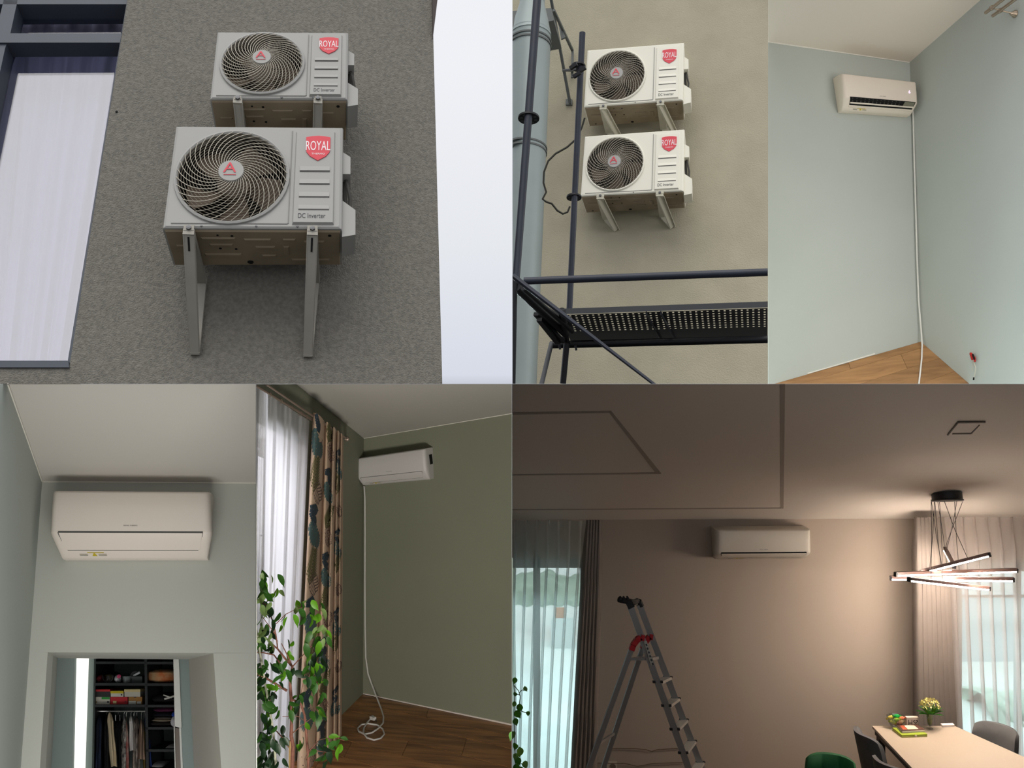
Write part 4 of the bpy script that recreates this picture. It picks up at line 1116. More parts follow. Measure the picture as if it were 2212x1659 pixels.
cur = cloth('printed_curtain', 'beige curtain printed with teal and olive palm leaves beside the balcony door', 'curtain', beige5, fc5, 110, 30)
LW, LH = .72, 3.0
def on_cloth(x, y, eps):
    u, v = min(1, max(0, x / LW)), min(1, max(0, y / LH))
    d = .003
    p = fc5(u, v); a = fc5(min(1, u + d), v) - fc5(max(0, u - d), v); b = fc5(u, min(1, v + d)) - fc5(u, max(0, v - d))
    n = a.cross(b).normalized()
    if n.dot(p - EYE) > 0: n = -n
    return p + n * eps
teal = mat('print_teal', (70, 92, 92), .9); teal_d = mat('print_dark_teal', (44, 56, 66), .9); olive = mat('print_olive', (92, 88, 56), .9); line = mat('print_brown_line', (96, 72, 70), .9)
def strip(mb, pts, wds, eps, mi=0):
    """thin printed stroke following the folds"""
    vs = []; n = len(pts)
    for i in range(n):
        x, y = pts[i]; dx = pts[min(i + 1, n - 1)][0] - pts[max(i - 1, 0)][0]; dy = pts[min(i + 1, n - 1)][1] - pts[max(i - 1, 0)][1]
        l = math.hypot(dx, dy) or 1; nx, ny = -dy / l * wds[i] / 2, dx / l * wds[i] / 2
        vs += [on_cloth(x + nx, y + ny, eps), on_cloth(x - nx, y - ny, eps)]
    mb.add(vs, [(2 * i, 2 * i + 1, 2 * i + 3, 2 * i + 2) for i in range(n - 1)], mi)
def frond(mb, x, y, L, ang, m, nl=11, spread=.9, wd=.022, tip=.62):
    ca, sa = math.cos(ang), math.sin(ang)
    R = lambda a, b: (x + a * ca - b * sa, y + a * sa + b * ca)
    strip(mb, [R(L * t, 0) for t in (0, .5, 1)], [.008] * 3, .003, m)
    for i in range(nl):
        t = .08 + .9 * i / nl; l = L * (.55 - .30 * t) * tip * 1.4
        for sg in (-1, 1):
            pts = [R(L * t + l * k * math.cos(spread) * (1), sg * l * k * math.sin(spread)) for k in (0, .35, .7, 1)]
            strip(mb, pts, [wd * .5, wd, wd * .8, .002], .003, m)
def monstera(mb, x, y, L, ang, m, outline=False):
    ca, sa = math.cos(ang), math.sin(ang)
    R = lambda a, b: (x + a * ca - b * sa, y + a * sa + b * ca)
    n = 7
    for i in range(n):
        t = (i + .5) / n; hw = L * .42 * math.sin(math.pi * (.12 + .80 * t)) ** .7
        for sg in (-1, 1):
            if outline:
                a0 = L * t
                strip(mb, [R(a0, 0), R(a0 + hw * .28, sg * hw * .6), R(a0 + hw * .35, sg * hw)], [.006] * 3, .0035, m)
                strip(mb, [R(a0 + hw * .35, sg * hw), R(a0 + hw * .2 - L * .1, sg * hw * .96)], [.006] * 2, .0035, m)
            else:
                wd = L / n * 1.02
                strip(mb, [R(L * t - wd * .0, 0), R(L * t + hw * .15, sg * hw * .4), R(L * t + hw * .3, sg * hw * .8), R(L * t + hw * .38, sg * hw)], [wd * 1.1, wd, wd * .85, wd * .25], .003, m)
    strip(mb, [R(L * t, 0) for t in (-.25, .4, 1)], [.007] * 3, .004, 3 if not outline else m)
rnd = random.Random(11)
for ix in range(3):
    mb = MB()
    for iy in range(-1, 5):
        bx = (.13, .40, .62)[ix]; by = .10 + iy * .77 + (0, .40, .16)[ix]; q = (1, .8, .6)[ix]
        J = lambda a: rnd.uniform(-a, a)
        for fn_, args in ((monstera, (bx - .09 * q, by + .02, .22 * q, 1.1 + J(.3), 0)), (frond, (bx - .06 * q, by + .56 * q, .34 * q, -1.25 + J(.2), 2)), (frond, (bx + .04 * q, by + .04, .17 * q, -2.2 + J(.3), 1)),
                          (monstera, (bx + .09 * q, by + .10, .13 * q, 1.9, 0)), (monstera, (bx - .02 * q, by + .44, .20 * q, .9 + J(.3), 3)), (frond, (bx + .07 * q, by + .68, .17 * q, 3.0 + J(.3), 1))):
            if args[1] < .03 or args[1] > 2.9: continue
            if fn_ is monstera: monstera(mb, *args, outline=(args[4] == 3))
            else: frond(mb, *args, nl=(11 if args[4] == 2 else 6), spread=.75, wd=(.019 if args[4] == 2 else .026))
    mb.build('leaf_print', [teal, teal_d, olive, line], cur, kind='stuff')
# indoor unit, cord
A5 = Plane(B5.n, B5.p - B5.n * .2)
o5, M5, P5_ = indoor_unit(((772, 990), (916.5, 968.8), (921, 1017), (771.5, 1033)), A5, 'white indoor air conditioner with slotted side on the sage green wall', vb=1.40, kb=.955, depth=.197,
    shell=mat('indoor_shell_cool_white', (206, 202, 202), .4), chamfer=.08, side_slot=True, gap=.006, r_end=.03)
mb = MB()
cp = [(786.5, 1050), (788, 1075), (788.5, 1150), (788, 1250), (788.5, 1350), (790, 1420), (795, 1456)]
fp = [(803, 1478), (813, 1503), (823, 1530), (828.5, 1548), (827.5, 1562), (818, 1573), (803, 1583), (787, 1586), (775, 1580), (772.5, 1573), (781, 1565), (796, 1563), (815, 1566), (827, 1575), (830, 1586), (822, 1595), (808, 1598.5), (793, 1594), (785, 1583), (786, 1572), (794, 1560), (801, 1552)]
mb.tube([B5.hit(x, y, -.04) for x, y in cp[:-1]] + [B5.hit(795, 1456, -.05), B5.hit(803, 1478, -.09), B5.hit(812, 1502, -.16), G5.hit(823, 1530, -.03)] + [G5.hit(x, y, -.013) for i, (x, y) in enumerate(fp) if i >= 3], .0085, 8)
root = thing('power_cord', 'white power cord hanging from the green-room unit, coiled on the dark floor', 'cord', G5.hit(803, 1585))
mb.build('cable', mat('cord_cool_white', (210, 206, 204), .5), root, True)
mb = MB(); c0, c1 = G5.hit(802, 1552, -.014), G5.hit(810, 1555, -.02)
mb.bar(c0 + Vector((0, 0, .01)), c1 + Vector((0, 0, .01)), .042, .036, wd2=.03, ht2=.03); mb.build('plug', bpy.data.materials['cord_cool_white'], root)
for k in (0, 1):
    mb = MB(); mb.tube([c1 + Vector((.01 * k, 0, .005)), c1 + Vector((.012 + .01 * k, -.02, -.012))], .003, 5); mb.build('plug_pin', bolt_m, root)
# ficus
def leaf_mesh(name, L, W, m, droop, fold):
    mb = MB(); n = 7
    vs = []
    for i in range(n + 1):
        t = i / n; w = W * (math.sin(math.pi * min(1, t * 1.02)) ** .8) * (1 - .35 * t) * (1 if t < .8 else (1 - t) / .2 * .6 + .1)
        z = -droop * L * t * t
        vs += [(-w, L * t, z + fold * w), (0, L * t, z), (w, L * t, z + fold * w)]
    fs = []
    for i in range(n):
        for k in (0, 1): fs.append((3 * i + k, 3 * i + k + 1, 3 * i + k + 4, 3 * i + k + 3))
    me = bpy.data.meshes.new(name); me.from_pydata(vs, [], fs); me.materials.append(m)
    me.polygons.foreach_set('use_smooth', [True] * len(me.polygons)); me.update(); return me
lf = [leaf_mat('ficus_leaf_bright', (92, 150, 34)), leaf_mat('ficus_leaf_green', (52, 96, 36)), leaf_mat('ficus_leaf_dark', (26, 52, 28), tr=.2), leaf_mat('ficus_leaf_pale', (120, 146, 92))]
LM = [[leaf_mesh('leaf', .075, .021, m, d, f) for d, f in ((.35, .3), (.1, .5), (.6, .2))] for m in lf]
S5 = 6.9
bark = mat('ficus_bark_red_brown', (112, 72, 60), .8, var=.2, vscale=30); bark_y = mat('ficus_bark_tan', (150, 122, 80), .8)
fic = thing('ficus_tree', 'leafy green ficus tree in front of the sheer and printed curtains', 'plant', at(632, 1858, S5))
pot = MB(); pot.lathe([(.0001, 0), (.13, 0), (.17, .26), (.18, .28), (.16, .28), (.15, .25), (.0001, .25)], at(632, 1858, S5), (0, 0, 1), 20); pot.build('pot', mat('pot_terracotta', (140, 84, 60), .8), fic, True)
def branch(pts, r, r2, m=bark, ds=0.0, x0=553.8):
    mb = MB(); mb.tube([at(x, y, S5 + ds * math.sin(i)) for i, (x, y) in enumerate(pts)], r, 7, r2=r2); trim(mb, x0=x0); mb.build('branch', m, fic, True)
mb = MB(); mb.tube([at(x, y, S5) for x, y in ((634, 1800), (631, 1660), (632, 1622), (633, 1612), (629, 1590), (630, 1560), (629, 1510), (627, 1480), (628, 1460), (632, 1440))], .018, 8, r2=.009); mb.build('trunk', bark, fic, True)
for pts, r, q in (([(632, 1440), (618, 1425), (600, 1402), (580, 1384), (566, 1366)], .009, .004), ([(632, 1442), (622, 1418), (608, 1390)], .007, .003), ([(620, 1492), (600, 1480), (575, 1465), (548, 1455)], .010, .007),
                  ([(612, 1442), (592, 1415), (570, 1410), (550, 1409)], .006, .004), ([(612, 1442), (628, 1462)], .006, .006), ([(596, 1372), (590, 1345), (582, 1322), (574, 1306), (562, 1298)], .006, .004), ([(600, 1402), (598, 1385), (596, 1372)], .005, .005),
                  ([(597, 1347), (617, 1327), (637, 1317), (660, 1310)], .0035, .002), ([(632, 1440), (650, 1420), (668, 1400), (690, 1385)], .005, .002), ([(629, 1510), (650, 1520), (658, 1545), (662, 1590), (666, 1640), (664, 1720), (640, 1790)], .008, .012),
                  ([(625, 1615), (612, 1595), (593, 1575), (580, 1560)], .006, .003), ([(630, 1585), (655, 1565), (672, 1552)], .004, .002), ([(662, 1560), (645, 1548), (610, 1548)], .003, .002), ([(665, 1625), (690, 1598), (720, 1592), (745, 1600)], .0035, .0015),
                  ([(660, 1640), (685, 1622), (705, 1625)], .004, .002), ([(596, 1372), (580, 1350), (565, 1330)], .004, .002), ([(562, 1298), (566, 1275), (572, 1250)], .003, .0015), ([(597, 1490), (585, 1510), (570, 1540)], .003, .002), ([(632, 1560), (650, 1500), (660, 1450)], .003, .002)):
    branch(pts, r, q)
branch([(627, 1600), (626, 1800)], .012, .012, bark_y); branch([(553, 1358), (560, 1400), (570, 1460), (590, 1580), (600, 1700)], .0085, .009, mat('plant_stake_grey', (170, 170, 150), .6))
rnd = random.Random(4)
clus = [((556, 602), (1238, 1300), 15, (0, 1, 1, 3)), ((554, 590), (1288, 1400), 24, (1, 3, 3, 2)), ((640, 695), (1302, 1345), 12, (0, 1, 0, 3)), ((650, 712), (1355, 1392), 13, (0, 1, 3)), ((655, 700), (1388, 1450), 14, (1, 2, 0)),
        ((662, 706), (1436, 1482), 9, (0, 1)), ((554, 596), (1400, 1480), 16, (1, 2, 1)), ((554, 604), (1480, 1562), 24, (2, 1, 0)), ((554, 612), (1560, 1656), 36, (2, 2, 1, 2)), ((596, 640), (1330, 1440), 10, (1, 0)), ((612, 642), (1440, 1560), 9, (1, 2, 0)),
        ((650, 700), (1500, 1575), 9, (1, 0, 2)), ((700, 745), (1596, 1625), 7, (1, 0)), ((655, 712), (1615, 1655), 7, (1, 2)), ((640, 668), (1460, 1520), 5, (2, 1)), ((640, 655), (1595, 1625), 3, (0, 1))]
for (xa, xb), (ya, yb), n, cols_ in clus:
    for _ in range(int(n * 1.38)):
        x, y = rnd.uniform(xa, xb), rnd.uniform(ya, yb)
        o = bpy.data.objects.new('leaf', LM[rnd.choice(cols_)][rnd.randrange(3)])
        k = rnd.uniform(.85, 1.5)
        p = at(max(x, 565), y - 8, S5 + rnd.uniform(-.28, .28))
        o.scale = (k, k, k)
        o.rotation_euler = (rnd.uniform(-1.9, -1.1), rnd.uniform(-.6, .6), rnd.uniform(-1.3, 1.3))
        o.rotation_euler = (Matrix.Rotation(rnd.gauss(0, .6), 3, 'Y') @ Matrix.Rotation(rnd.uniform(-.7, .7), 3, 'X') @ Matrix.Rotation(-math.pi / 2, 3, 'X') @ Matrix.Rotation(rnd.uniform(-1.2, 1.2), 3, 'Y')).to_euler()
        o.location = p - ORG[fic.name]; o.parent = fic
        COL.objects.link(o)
# ============================================================ VIEW 6: dining room with ladder and lamp
S6 = 8.0
B6 = Plane((0, 1, 0), EYE + Vector((0, S6, 0)))
FZ = -3.45
K6 = plane3(at(1106, 1123, S6), at(2212, 1120, S6), at(1660, 829.9, 5.1), (0, 0, 1))
taupe = mat('wall_paint_taupe', (158, 146, 134), .85, var=.012, vscale=1)
ceil6 = mat('ceiling_paint_taupe_white', (204, 196, 186), .8)
fl_y = CY + 3.45 / S6 * F
mb = MB()
mb.pxprism([(1106.2, 1123), (2330, 1119.8), (2330, 1212), (2070, 1212), (2070, fl_y), (1262, fl_y), (1262, 1205), (1106.2, 1205)], B6, 0, .14); struct('wall_back', mb, taupe)
mb = MB(); mb.pxprism([(1106.2, 829.9), (2330, 829.9), (2330, 1119.8), (1106.2, 1123)], K6, 0, .012); trim(mb, x0=1106.2, y0=829.7); ce6 = struct('ceiling', mb, ceil6)
R_ = lambda x, y, z: EYE + Vector((x, y, z))
mb = MB(); mb.hexa([R_(0.002, 3.4, FZ), R_(4.9, 3.4, FZ), R_(4.9, 8.1, FZ), R_(0.002, 8.1, FZ), R_(0.002, 3.4, FZ - .08), R_(4.9, 3.4, FZ - .08), R_(4.9, 8.1, FZ - .08), R_(0.002, 8.1, FZ - .08)]); struct('floor', mb, mat('floor_dining_brown', (120, 90, 62), .5))
mb = MB(); mb.hexa([R_(4.9, 3.4, FZ), R_(4.98, 3.4, FZ), R_(4.98, 8.1, FZ), R_(4.9, 8.1, FZ), R_(4.9, 3.4, 0), R_(4.98, 3.4, 0), R_(4.98, 8.1, 0), R_(4.9, 8.1, 0)]); struct('wall_right', mb, taupe)
# shadow-gap strips in the ceiling
gap6 = mat('ceiling_gap_grey', (150, 142, 132), .8)
for poly in ([(1106.2, 891), (1318, 888), (1322, 892), (1106.2, 896)], [(1314, 889), (1320, 887.5), (1428.5, 1023), (1417, 1023)], [(1106.2, 1025), (1425, 1020.5), (1428, 1024), (1106.2, 1027.5)], [(1685, 830.3), (1696, 830.3), (1692.5, 1098), (1686.5, 1098)], [(1106.2, 1100.5), (1691, 1096.8), (1692, 1098.6), (1106.2, 1102.2)]):
    mb = MB(); mb.pxprism(poly, K6, -.002, .004); trim(mb, x0=1106.2); mb.build('shadow_gap', gap6, ce6)
root = thing('ceiling_hatch', 'flush square ceiling speaker hatch with dark edges', 'hatch', K6.hit(2088, 926))
mb = MB(); mb.pxprism([(2070, 913), (2129, 912.3), (2098, 939), (2047, 940)], K6, -.004, .006); mb.build('panel', ceil6, root)
darkl = mat('hatch_edge_brown', (66, 54, 42), .8)
for poly in ([(2069, 912), (2129, 911.5), (2129, 914.2), (2068, 914.7)], [(2069, 912), (2071.5, 913), (2048.5, 941), (2046, 940.5)], [(2058, 936.5), (2098, 936), (2098, 938.3), (2057, 938.7)], [(2097, 936.5), (2115.5, 918), (2117, 919), (2099, 938)]):
    mb = MB(); mb.pxprism(poly, K6, -.007, .004); mb.build('edge', darkl, root)
# windows
alu = mat('window_frame_pale', (178, 184, 182), .5)
gl6 = glass_mat('window_glass_6', (240, 246, 246), .04)
def window6(name, x0, x1, y0, posts, rail):
    mb = MB(); mb.pxprism([(x0, y0), (x1, y0), (x1, y0 + 22), (x0, y0 + 22)], B6, .05, .05); w = struct(name, mb, alu)
    for a, b in posts:
        mb = MB(); mb.pxprism([(a, y0), (b, y0), (b, fl_y), (a, fl_y)], B6, .05, .05); mb.build('mullion', alu, w)
    if rail < 1500:
        mb = MB(); mb.pxprism([(x0, rail), (x1, rail), (x1, rail + 6), (x0, rail + 6)], B6, .055, .04); mb.build("rail", alu, w)
    mb = MB(); mb.pxprism([(x0, y0), (x1, y0), (x1, fl_y), (x0, fl_y)], B6, .08, .006); mb.build('pane', gl6, w)
window6('window_4', 1107.5, 1262, 1205, ((1152, 1167), (1254, 1262)), 1560)
window6('window_5', 2070, 2330, 1212, ((2070, 2078), (2196, 2206)), 1285)
# outside
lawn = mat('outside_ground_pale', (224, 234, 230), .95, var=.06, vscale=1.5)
mb = MB(); mb.hexa([R_(.05, 8.4, -3.6), R_(12, 8.4, -3.6), R_(14, 30, -3.6), R_(.05, 30, -3.6), R_(.05, 8.4, -3.7), R_(12, 8.4, -3.7), R_(14, 30, -3.7), R_(.05, 30, -3.7)]); tag(struct('ground_outside', mb, lawn))
def hedge(name, label, x0, x1, y0, s, h, m, seed):
    rnd = random.Random(seed); a = [rnd.uniform(0, 6) for _ in range(4)]
    mb = MB()
    def fn(u, v):
        px = x0 + (x1 - x0) * u
        top = y0 + 7 * math.sin(u * 9 + a[0]) + 4 * math.sin(u * 23 + a[1])
        z = -(top - CY) / F * s
        zz = -3.65 + (z + 3.65) * math.sin(math.pi / 2 * min(1, 2 * v)) if v < .5 else -3.65 + (z + 3.65) * math.sin(math.pi * (1 - v))
        d = s + h * (-math.cos(math.pi * v)) + .1 * math.sin(u * 40 + v * 9)
        return EYE + Vector(((px - CX) / F * s, d, zz))
    mb.grid(fn, 40, 12)
    return tag(mb.build(name, m, None, True), label, 'hedge')
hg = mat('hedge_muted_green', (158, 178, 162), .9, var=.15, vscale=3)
hedge('hedge', 'muted green tree line seen through the left sheer curtain', 1080, 1290, 1246, 16, 1.0, hg, 1)
root = thing('garden_house', 'small orange and white house seen through the left sheer curtain', 'house', at(1212, 1480, 13))
mb = MB(); mb.hexa([at(1198, 1312, 13), at(1222, 1312, 13), at(1222, 1500, 13), at(1198, 1500, 13), at(1198, 1312, 13.6), at(1222, 1312, 13.6), at(1222, 1500, 13.6), at(1198, 1500, 13.6)]); mb.build('wall', mat('house_orange', (206, 142, 96), .9), root)
mb = MB(); mb.hexa([at(1190, 1336, 12.6), at(1240, 1334, 12.6), at(1240, 1500, 12.6), at(1190, 1500, 12.6), at(1190, 1336, 12.9), at(1240, 1334, 12.9), at(1240, 1500, 12.9), at(1190, 1500, 12.9)]); mb.build('porch', mat('house_white', (214, 220, 220), .9), root)
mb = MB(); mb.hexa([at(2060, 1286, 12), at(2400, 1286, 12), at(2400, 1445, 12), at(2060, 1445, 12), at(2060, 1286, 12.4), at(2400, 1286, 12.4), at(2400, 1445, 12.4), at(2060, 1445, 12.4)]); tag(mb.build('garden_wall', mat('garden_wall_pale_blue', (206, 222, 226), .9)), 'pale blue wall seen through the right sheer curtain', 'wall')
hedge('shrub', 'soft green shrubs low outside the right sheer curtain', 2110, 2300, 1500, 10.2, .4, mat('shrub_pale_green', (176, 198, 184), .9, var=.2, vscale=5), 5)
# curtains
def hang(top, bot, s, folds, amp, seed=0, sway=.15, xa=None):
    xa = amp * .55 if xa is None else xa
    rnd = random.Random(seed); ph = [rnd.uniform(0, 6) for _ in range(4)]
    (ax, bx, ty, ty2), (cx_, dx, by) = top, bot
    def fn(u, v):
        x = (ax + (bx - ax) * u) * (1 - v) + (cx_ + (dx - cx_) * u) * v
        yt = ty + (ty2 - ty) * u
        y = yt + (by - yt) * v
        f = 2 * math.pi * (folds * u + sway * math.sin(2.3 * v + ph[0]))
        sh = math.sin(f) + .3 * math.sin(2 * f + ph[1])
        h = .35 + .65 * min(1, v * 8)
        return at(x, y, s) + Vector((xa * math.cos(f + .3) * h, amp * sh * h, 0))
    return fn
sheer6l = sheer_mat('sheer_grey_green', (206, 214, 212), .36, .55)
sheer6r = sheer_mat('sheer_warm_white', (226, 218, 214), .38, .5)
drape6 = mat('drape_taupe_satin', (108, 100, 93), .7, var=.03); drape6d = mat('drape_dark_taupe', (120, 112, 104), .7, var=.03)
cloth('sheer_curtain', 'grey-white sheer curtain over the left dining-room window', 'curtain', sheer6l, hang((1085, 1274, 1124, 1124), (1080, 1240, 1688), 7.82, 8, .030, 2, xa=.030), 190, 16, dict(x0=1107))
cloth('drape', 'dark taupe drape at the right edge of the left window', 'curtain', drape6d, hang((1268, 1298, 1123, 1123), (1234, 1282, 1688), 7.66, 5, .05, 3), 70, 14)
cloth('sheer_curtain', 'warm white sheer curtain over the right window behind the table', 'curtain', sheer6r, hang((2028, 2320, 1117, 1116), (2050, 2330, 1688), 7.84, 11, .030, 4, xa=.034), 240, 16)
cloth('drape', 'light taupe drape hanging left of the right window', 'curtain', drape6, hang((1975, 2036, 1117.5, 1117), (1978, 2064, 1688), 7.68, 7, .045, 5), 100, 16)
# indoor unit
o6, M6, P6_ = indoor_unit(((1547.5, 1145), (1752.5, 1144), (1754, 1194.5), (1546, 1196)), Plane(B6.n, B6.p - B6.n * .22), 'white indoor air conditioner on the taupe wall between the two windows', vb=1.34, kb=.94, depth=.218,
    shell=mat('indoor_shell_grey_white', (196, 190, 178), .4), chamfer=.10, gap=.026, r_end=.05)
# ladder
alu_l = mat('ladder_aluminium', (150, 150, 148), .4, .6); alu_d = mat('ladder_dark_grip', (20, 20, 22), .6); red_l = mat('ladder_red_plastic', (170, 26, 34), .5)
SA, SB = 6.15, 6.5
ya, yb = CY + 3.43 / SA * F, CY + 3.43 / SB * F
lad = thing('step_ladder', 'tall aluminium step ladder with red hinges and black handle', 'ladder', EYE + Vector((.9, 6.3, FZ)))
def lerpx(p, q, y): return p[0] + (q[0] - p[0]) * (y - p[1]) / (q[1] - p[1])
f1, f1b = (1361, 1308), (1487, 1659); f2, f2b = (1381, 1306), (1516, 1659)
g1, g1b = (1364, 1402), (1272, 1659); g2, g2b = (1388, 1400), (1303, 1659)
def rail(name, p, q, s, yend, wd=.042, m=alu_l, y0=None):
    y0 = y0 or p[1]
    mb = MB(); mb.bar(at(lerpx(p, q, y0), y0, s), at(lerpx(p, q, yend), yend, s), .028, wd, up=(1, 0, 0)); return mb.build(name, m, lad)
rail('front_rail', f1, f1b, SA, ya); rail('front_rail', f2, f2b, SB, yb)
rail('rear_leg', g1, g1b, SA, ya, .032); rail('rear_leg', g2, g2b, SB, yb, .032)
mb = MB(); mb.tube([at(1337, 1295, SA), at(1345, 1297, SA - .02), at(1357, 1299, SA), at(1370, 1301, SA + .1), at(1376, 1298, SB), at(1381, 1299, SB), at(1386, 1310, SB)], .02, 8); mb.build('handle', alu_d, lad, True)
mb = MB(); mb.bar(at(1357, 1298, SA), at(1364, 1312, SA), .04, .045, up=(1, 0, 0)); mb.build('handle_socket', alu_d, lad)
for x in (1341, 1348, 1356):
    mb = MB(); mb.lathe([(.008, -.03), (.0085, 0), (.008, .03)], at(x, 1292, SA), (0, 1, 0), 8); mb.build('grip_knob', alu_d, lad, True)
for (pts, s) in (([(1392, 1378), (1384, 1376), (1375, 1383), (1368, 1393), (1364, 1404)], SA), ([(1410, 1376), (1403, 1375), (1396, 1384), (1390, 1392), (1388, 1400)], SB)):
    mb = MB()
    for a, b in zip(pts, pts[1:]): mb.bar(at(a[0], a[1], s - .015), at(b[0], b[1], s - .015), .035, .036, up=(1, 0, 0))
    mb.build('hinge', red_l, lad)
mb = MB(); mb.hexa([at(1362, 1421, SA), at(1408, 1421, SA), at(1424, 1418, SB), at(1376, 1418, SB), at(1362, 1427, SA), at(1408, 1427, SA), at(1424, 1424, SB), at(1376, 1424, SB)]); mb.build('platform', alu_l, lad)
for i in range(12):
    yl = 1472 + 51 * i; yr = 1462 + 46 * i
    if yl > ya - 30: break
    xl = lerpx(f1, f1b, yl); xr = lerpx(f2, f2b, yr)
    mb = MB(); mb.hexa([at(xl - 9, yl, SA), at(xl + 11, yl, SA), at(xr + 11, yr, SB), at(xr - 9, yr, SB), at(xl - 9, yl + 3.5, SA), at(xl + 11, yl + 6, SA), at(xr + 11, yr + 6, SB), at(xr - 9, yr + 3.5, SB)])
    st = mb.build('step', mat('step_aluminium', (180, 176, 166), .45, .3) if i == 0 else bpy.data.materials['step_aluminium'], lad)
    mb = MB(); mb.bar(at(xl - 10, yl + 1, SA - .02), at(xl - 4, yl + 1, SA - .02), .02, .012); mb.bar(at(xl + 7, yl + 1, SA - .02), at(xl + 12, yl + 1, SA - .02), .02, .012); mb.bar(at(xr - 8, yr, SB), at(xr + 12, yr, SB), .02, .006); mb.build('step_cap', alu_d, st)
for y in (1608, 1780):
    mb = MB(); mb.bar(at(lerpx(g1, g1b, y), y, SA), at(lerpx(g2, g2b, y - 24), y - 24, SB), .012, .018); mb.build('rear_brace', alu_l, lad)
for p, q, s, ye in ((f1, f1b, SA, ya), (f2, f2b, SB, yb), (g1, g1b, SA, ya), (g2, g2b, SB, yb)):
    mb = MB(); mb.bar(at(lerpx(p, q, ye - 14), ye - 14, s), at(lerpx(p, q, ye + 3), ye + 3, s), .036, .05, up=(1, 0, 0)); mb.build('rubber_foot', alu_d, lad)
for x, y, L in ((1357, 1407, 9),): pass
mb = MB(); mb.bar(at(1394, 1385, SA - .024), at(1409, 1436, SA - .024), .002, .020, up=(1, 0, 0)); stk = mb.build('sticker', mat('sticker_pale', (170, 168, 158), .6), lad)
for k in range(6):
    mb = MB(); a_ = at(1395.5 + 2.7 * k, 1391 + 8.2 * k, SA - .029); mb.bar(a_, a_ + Vector((.006, 0, -.012)), .002, .010, up=(1, 0, 0)); mb.build('sticker_print', dark_ink, stk)
mb = MB()
cpts = [(1323, 1617), (1370, 1617), (1395, 1619), (1408, 1623), (1420, 1619), (1470, 1616.5)]
mb.tube([B6.hit(x, y, -.012) for x, y in cpts], .003, 5); tag(mb.build('wall_cable', mat('cable_brown', (84, 66, 50), .8), None, True), 'upper thin brown cable sagging along the wall behind the ladder', 'cable', 'thin cables on the dining wall')
mb = MB(); mb.tube([B6.hit(x, y, -.012) for x, y in [(1275, 1648), (1350, 1649), (1376, 1655), (1395, 1652), (1410, 1649), (1480, 1647)]], .003, 5); tag(mb.build('wall_cable', bpy.data.materials['cable_brown'], None, True), 'lower thin brown cable sagging along the wall near the socket', 'cable', 'thin cables on the dining wall')
M = Facet(((1311, 1645), (1333, 1645), (1333, 1667), (1311, 1667)), B6, -.012)
root = thing('wall_socket', 'white wall socket low on the taupe wall behind the ladder', 'socket', M(.5, 1, .01))
mb = MB(); mb.box(M, 0, 1, 0, 1, 0, .012); mb.build('cover_plate', mat('socket_white', (180, 170, 156), .5), root)
mb = MB(); mb.lathe([(.026, 0), (.024, -.003), (.018, .002), (.0001, .002)], M(.58, .5, -.001), (0, 1, 0), 16); mb.build('socket_well', mat('socket_shadow', (110, 100, 88), .6), root)
# pendant lamp
cx6, cy6 = 2045, 1066
s_l = K6.hit(cx6, cy6).y
lamp = thing('pendant_lamp', 'pendant lamp with crossed glowing bars under a round black ceiling plate', 'lamp', K6.hit(cx6, cy6))
blk = mat('lamp_black_metal', (26, 24, 26), .45); barm = mat('lamp_bar_brown_metal', (96, 74, 68), .4)
glow = mat('lamp_diffuser_glow', (255, 240, 226), .5, emis=(255, 236, 220), estr=150.0)
c = K6.hit(cx6, cy6)
mb = MB(); mb.lathe([(.0001, -.005), (.112, -.005), (.112, .045), (.118, .05), (.118, .058), (.0001, .060)], c + Vector((0, 0, -.0)), -Vector((K6.n.x, K6.n.y * .5, K6.n.z)).normalized(), 36); cano = mb.build('ceiling_plate', blk, lamp, True)
bars = [((1934, 1241), (2196, 1232.5), -.20, .16), ((1923, 1249), (2190, 1252.5), .10, -.10), ((1963, 1252), (2136, 1272), -.35, .10), ((1989, 1236), (2139, 1198), -.05, -.32), ((2041, 1186), (2061, 1224), .38, .0), ((2060, 1268), (2150, 1247), .3, .1)]
bars = bars[:5]
wires = []
for k, (p, q, da, db) in enumerate(bars):
    a_, b_ = at(p[0], p[1], s_l - .10 + da), at(q[0], q[1], s_l - .10 + db)
    mb = MB(); mb.bar(a_ + Vector((0, 0, .008)), b_ + Vector((0, 0, .008)), .026, .022); br = mb.build('light_bar', barm, lamp)
    d = (b_ - a_); e = d * .012
    mb = MB(); mb.bar(a_ + e - Vector((0, 0, .0085)), b_ - e - Vector((0, 0, .0085)), .022, .011); mb.build('diffuser', glow, br)
    for c1 in (a_, b_):
        dd = d.normalized() * (.012 if c1 is a_ else -.012)
        mb = MB(); mb.bar(c1 - dd * .3, c1 + dd, .029, .032); mb.build('end_cap', blk, br)
    for dx in (-.085 + .012 * k, .035 + .011 * k):
        t_ = (c.x * a_.y / c.y + dx - a_.x) / d.x
        wires.append((k, a_ + d * min(.95, max(.05, t_))))
for i, (k, p) in enumerate(wires):
    a1_ = i * 2 * math.pi / len(wires)
    tpt = Vector((max(c.x - .095, min(c.x + .095, p.x)), c.y + .06 * math.sin(i * 1.9), c.z - .058))
    mid = (tpt + p) / 2 + Vector(((-.5 if i % 2 else .5) * .01, 0, 0))
    mb = MB(); mb.tube([tpt, mid, p + Vector((0, 0, .02))], .0022, 5); mb.build('suspension_wire', blk, lamp)
    mb = MB(); mb.lathe([(.0001, 0), (.006, 0), (.006, .006), (.0001, .008)], tpt - Vector((0, 0, .004)), (0, 0, 1), 8); mb.build('wire_fitting', mat('fitting_bright', (220, 215, 210), .3, .5) if i == 0 else bpy.data.materials['fitting_bright'], cano)
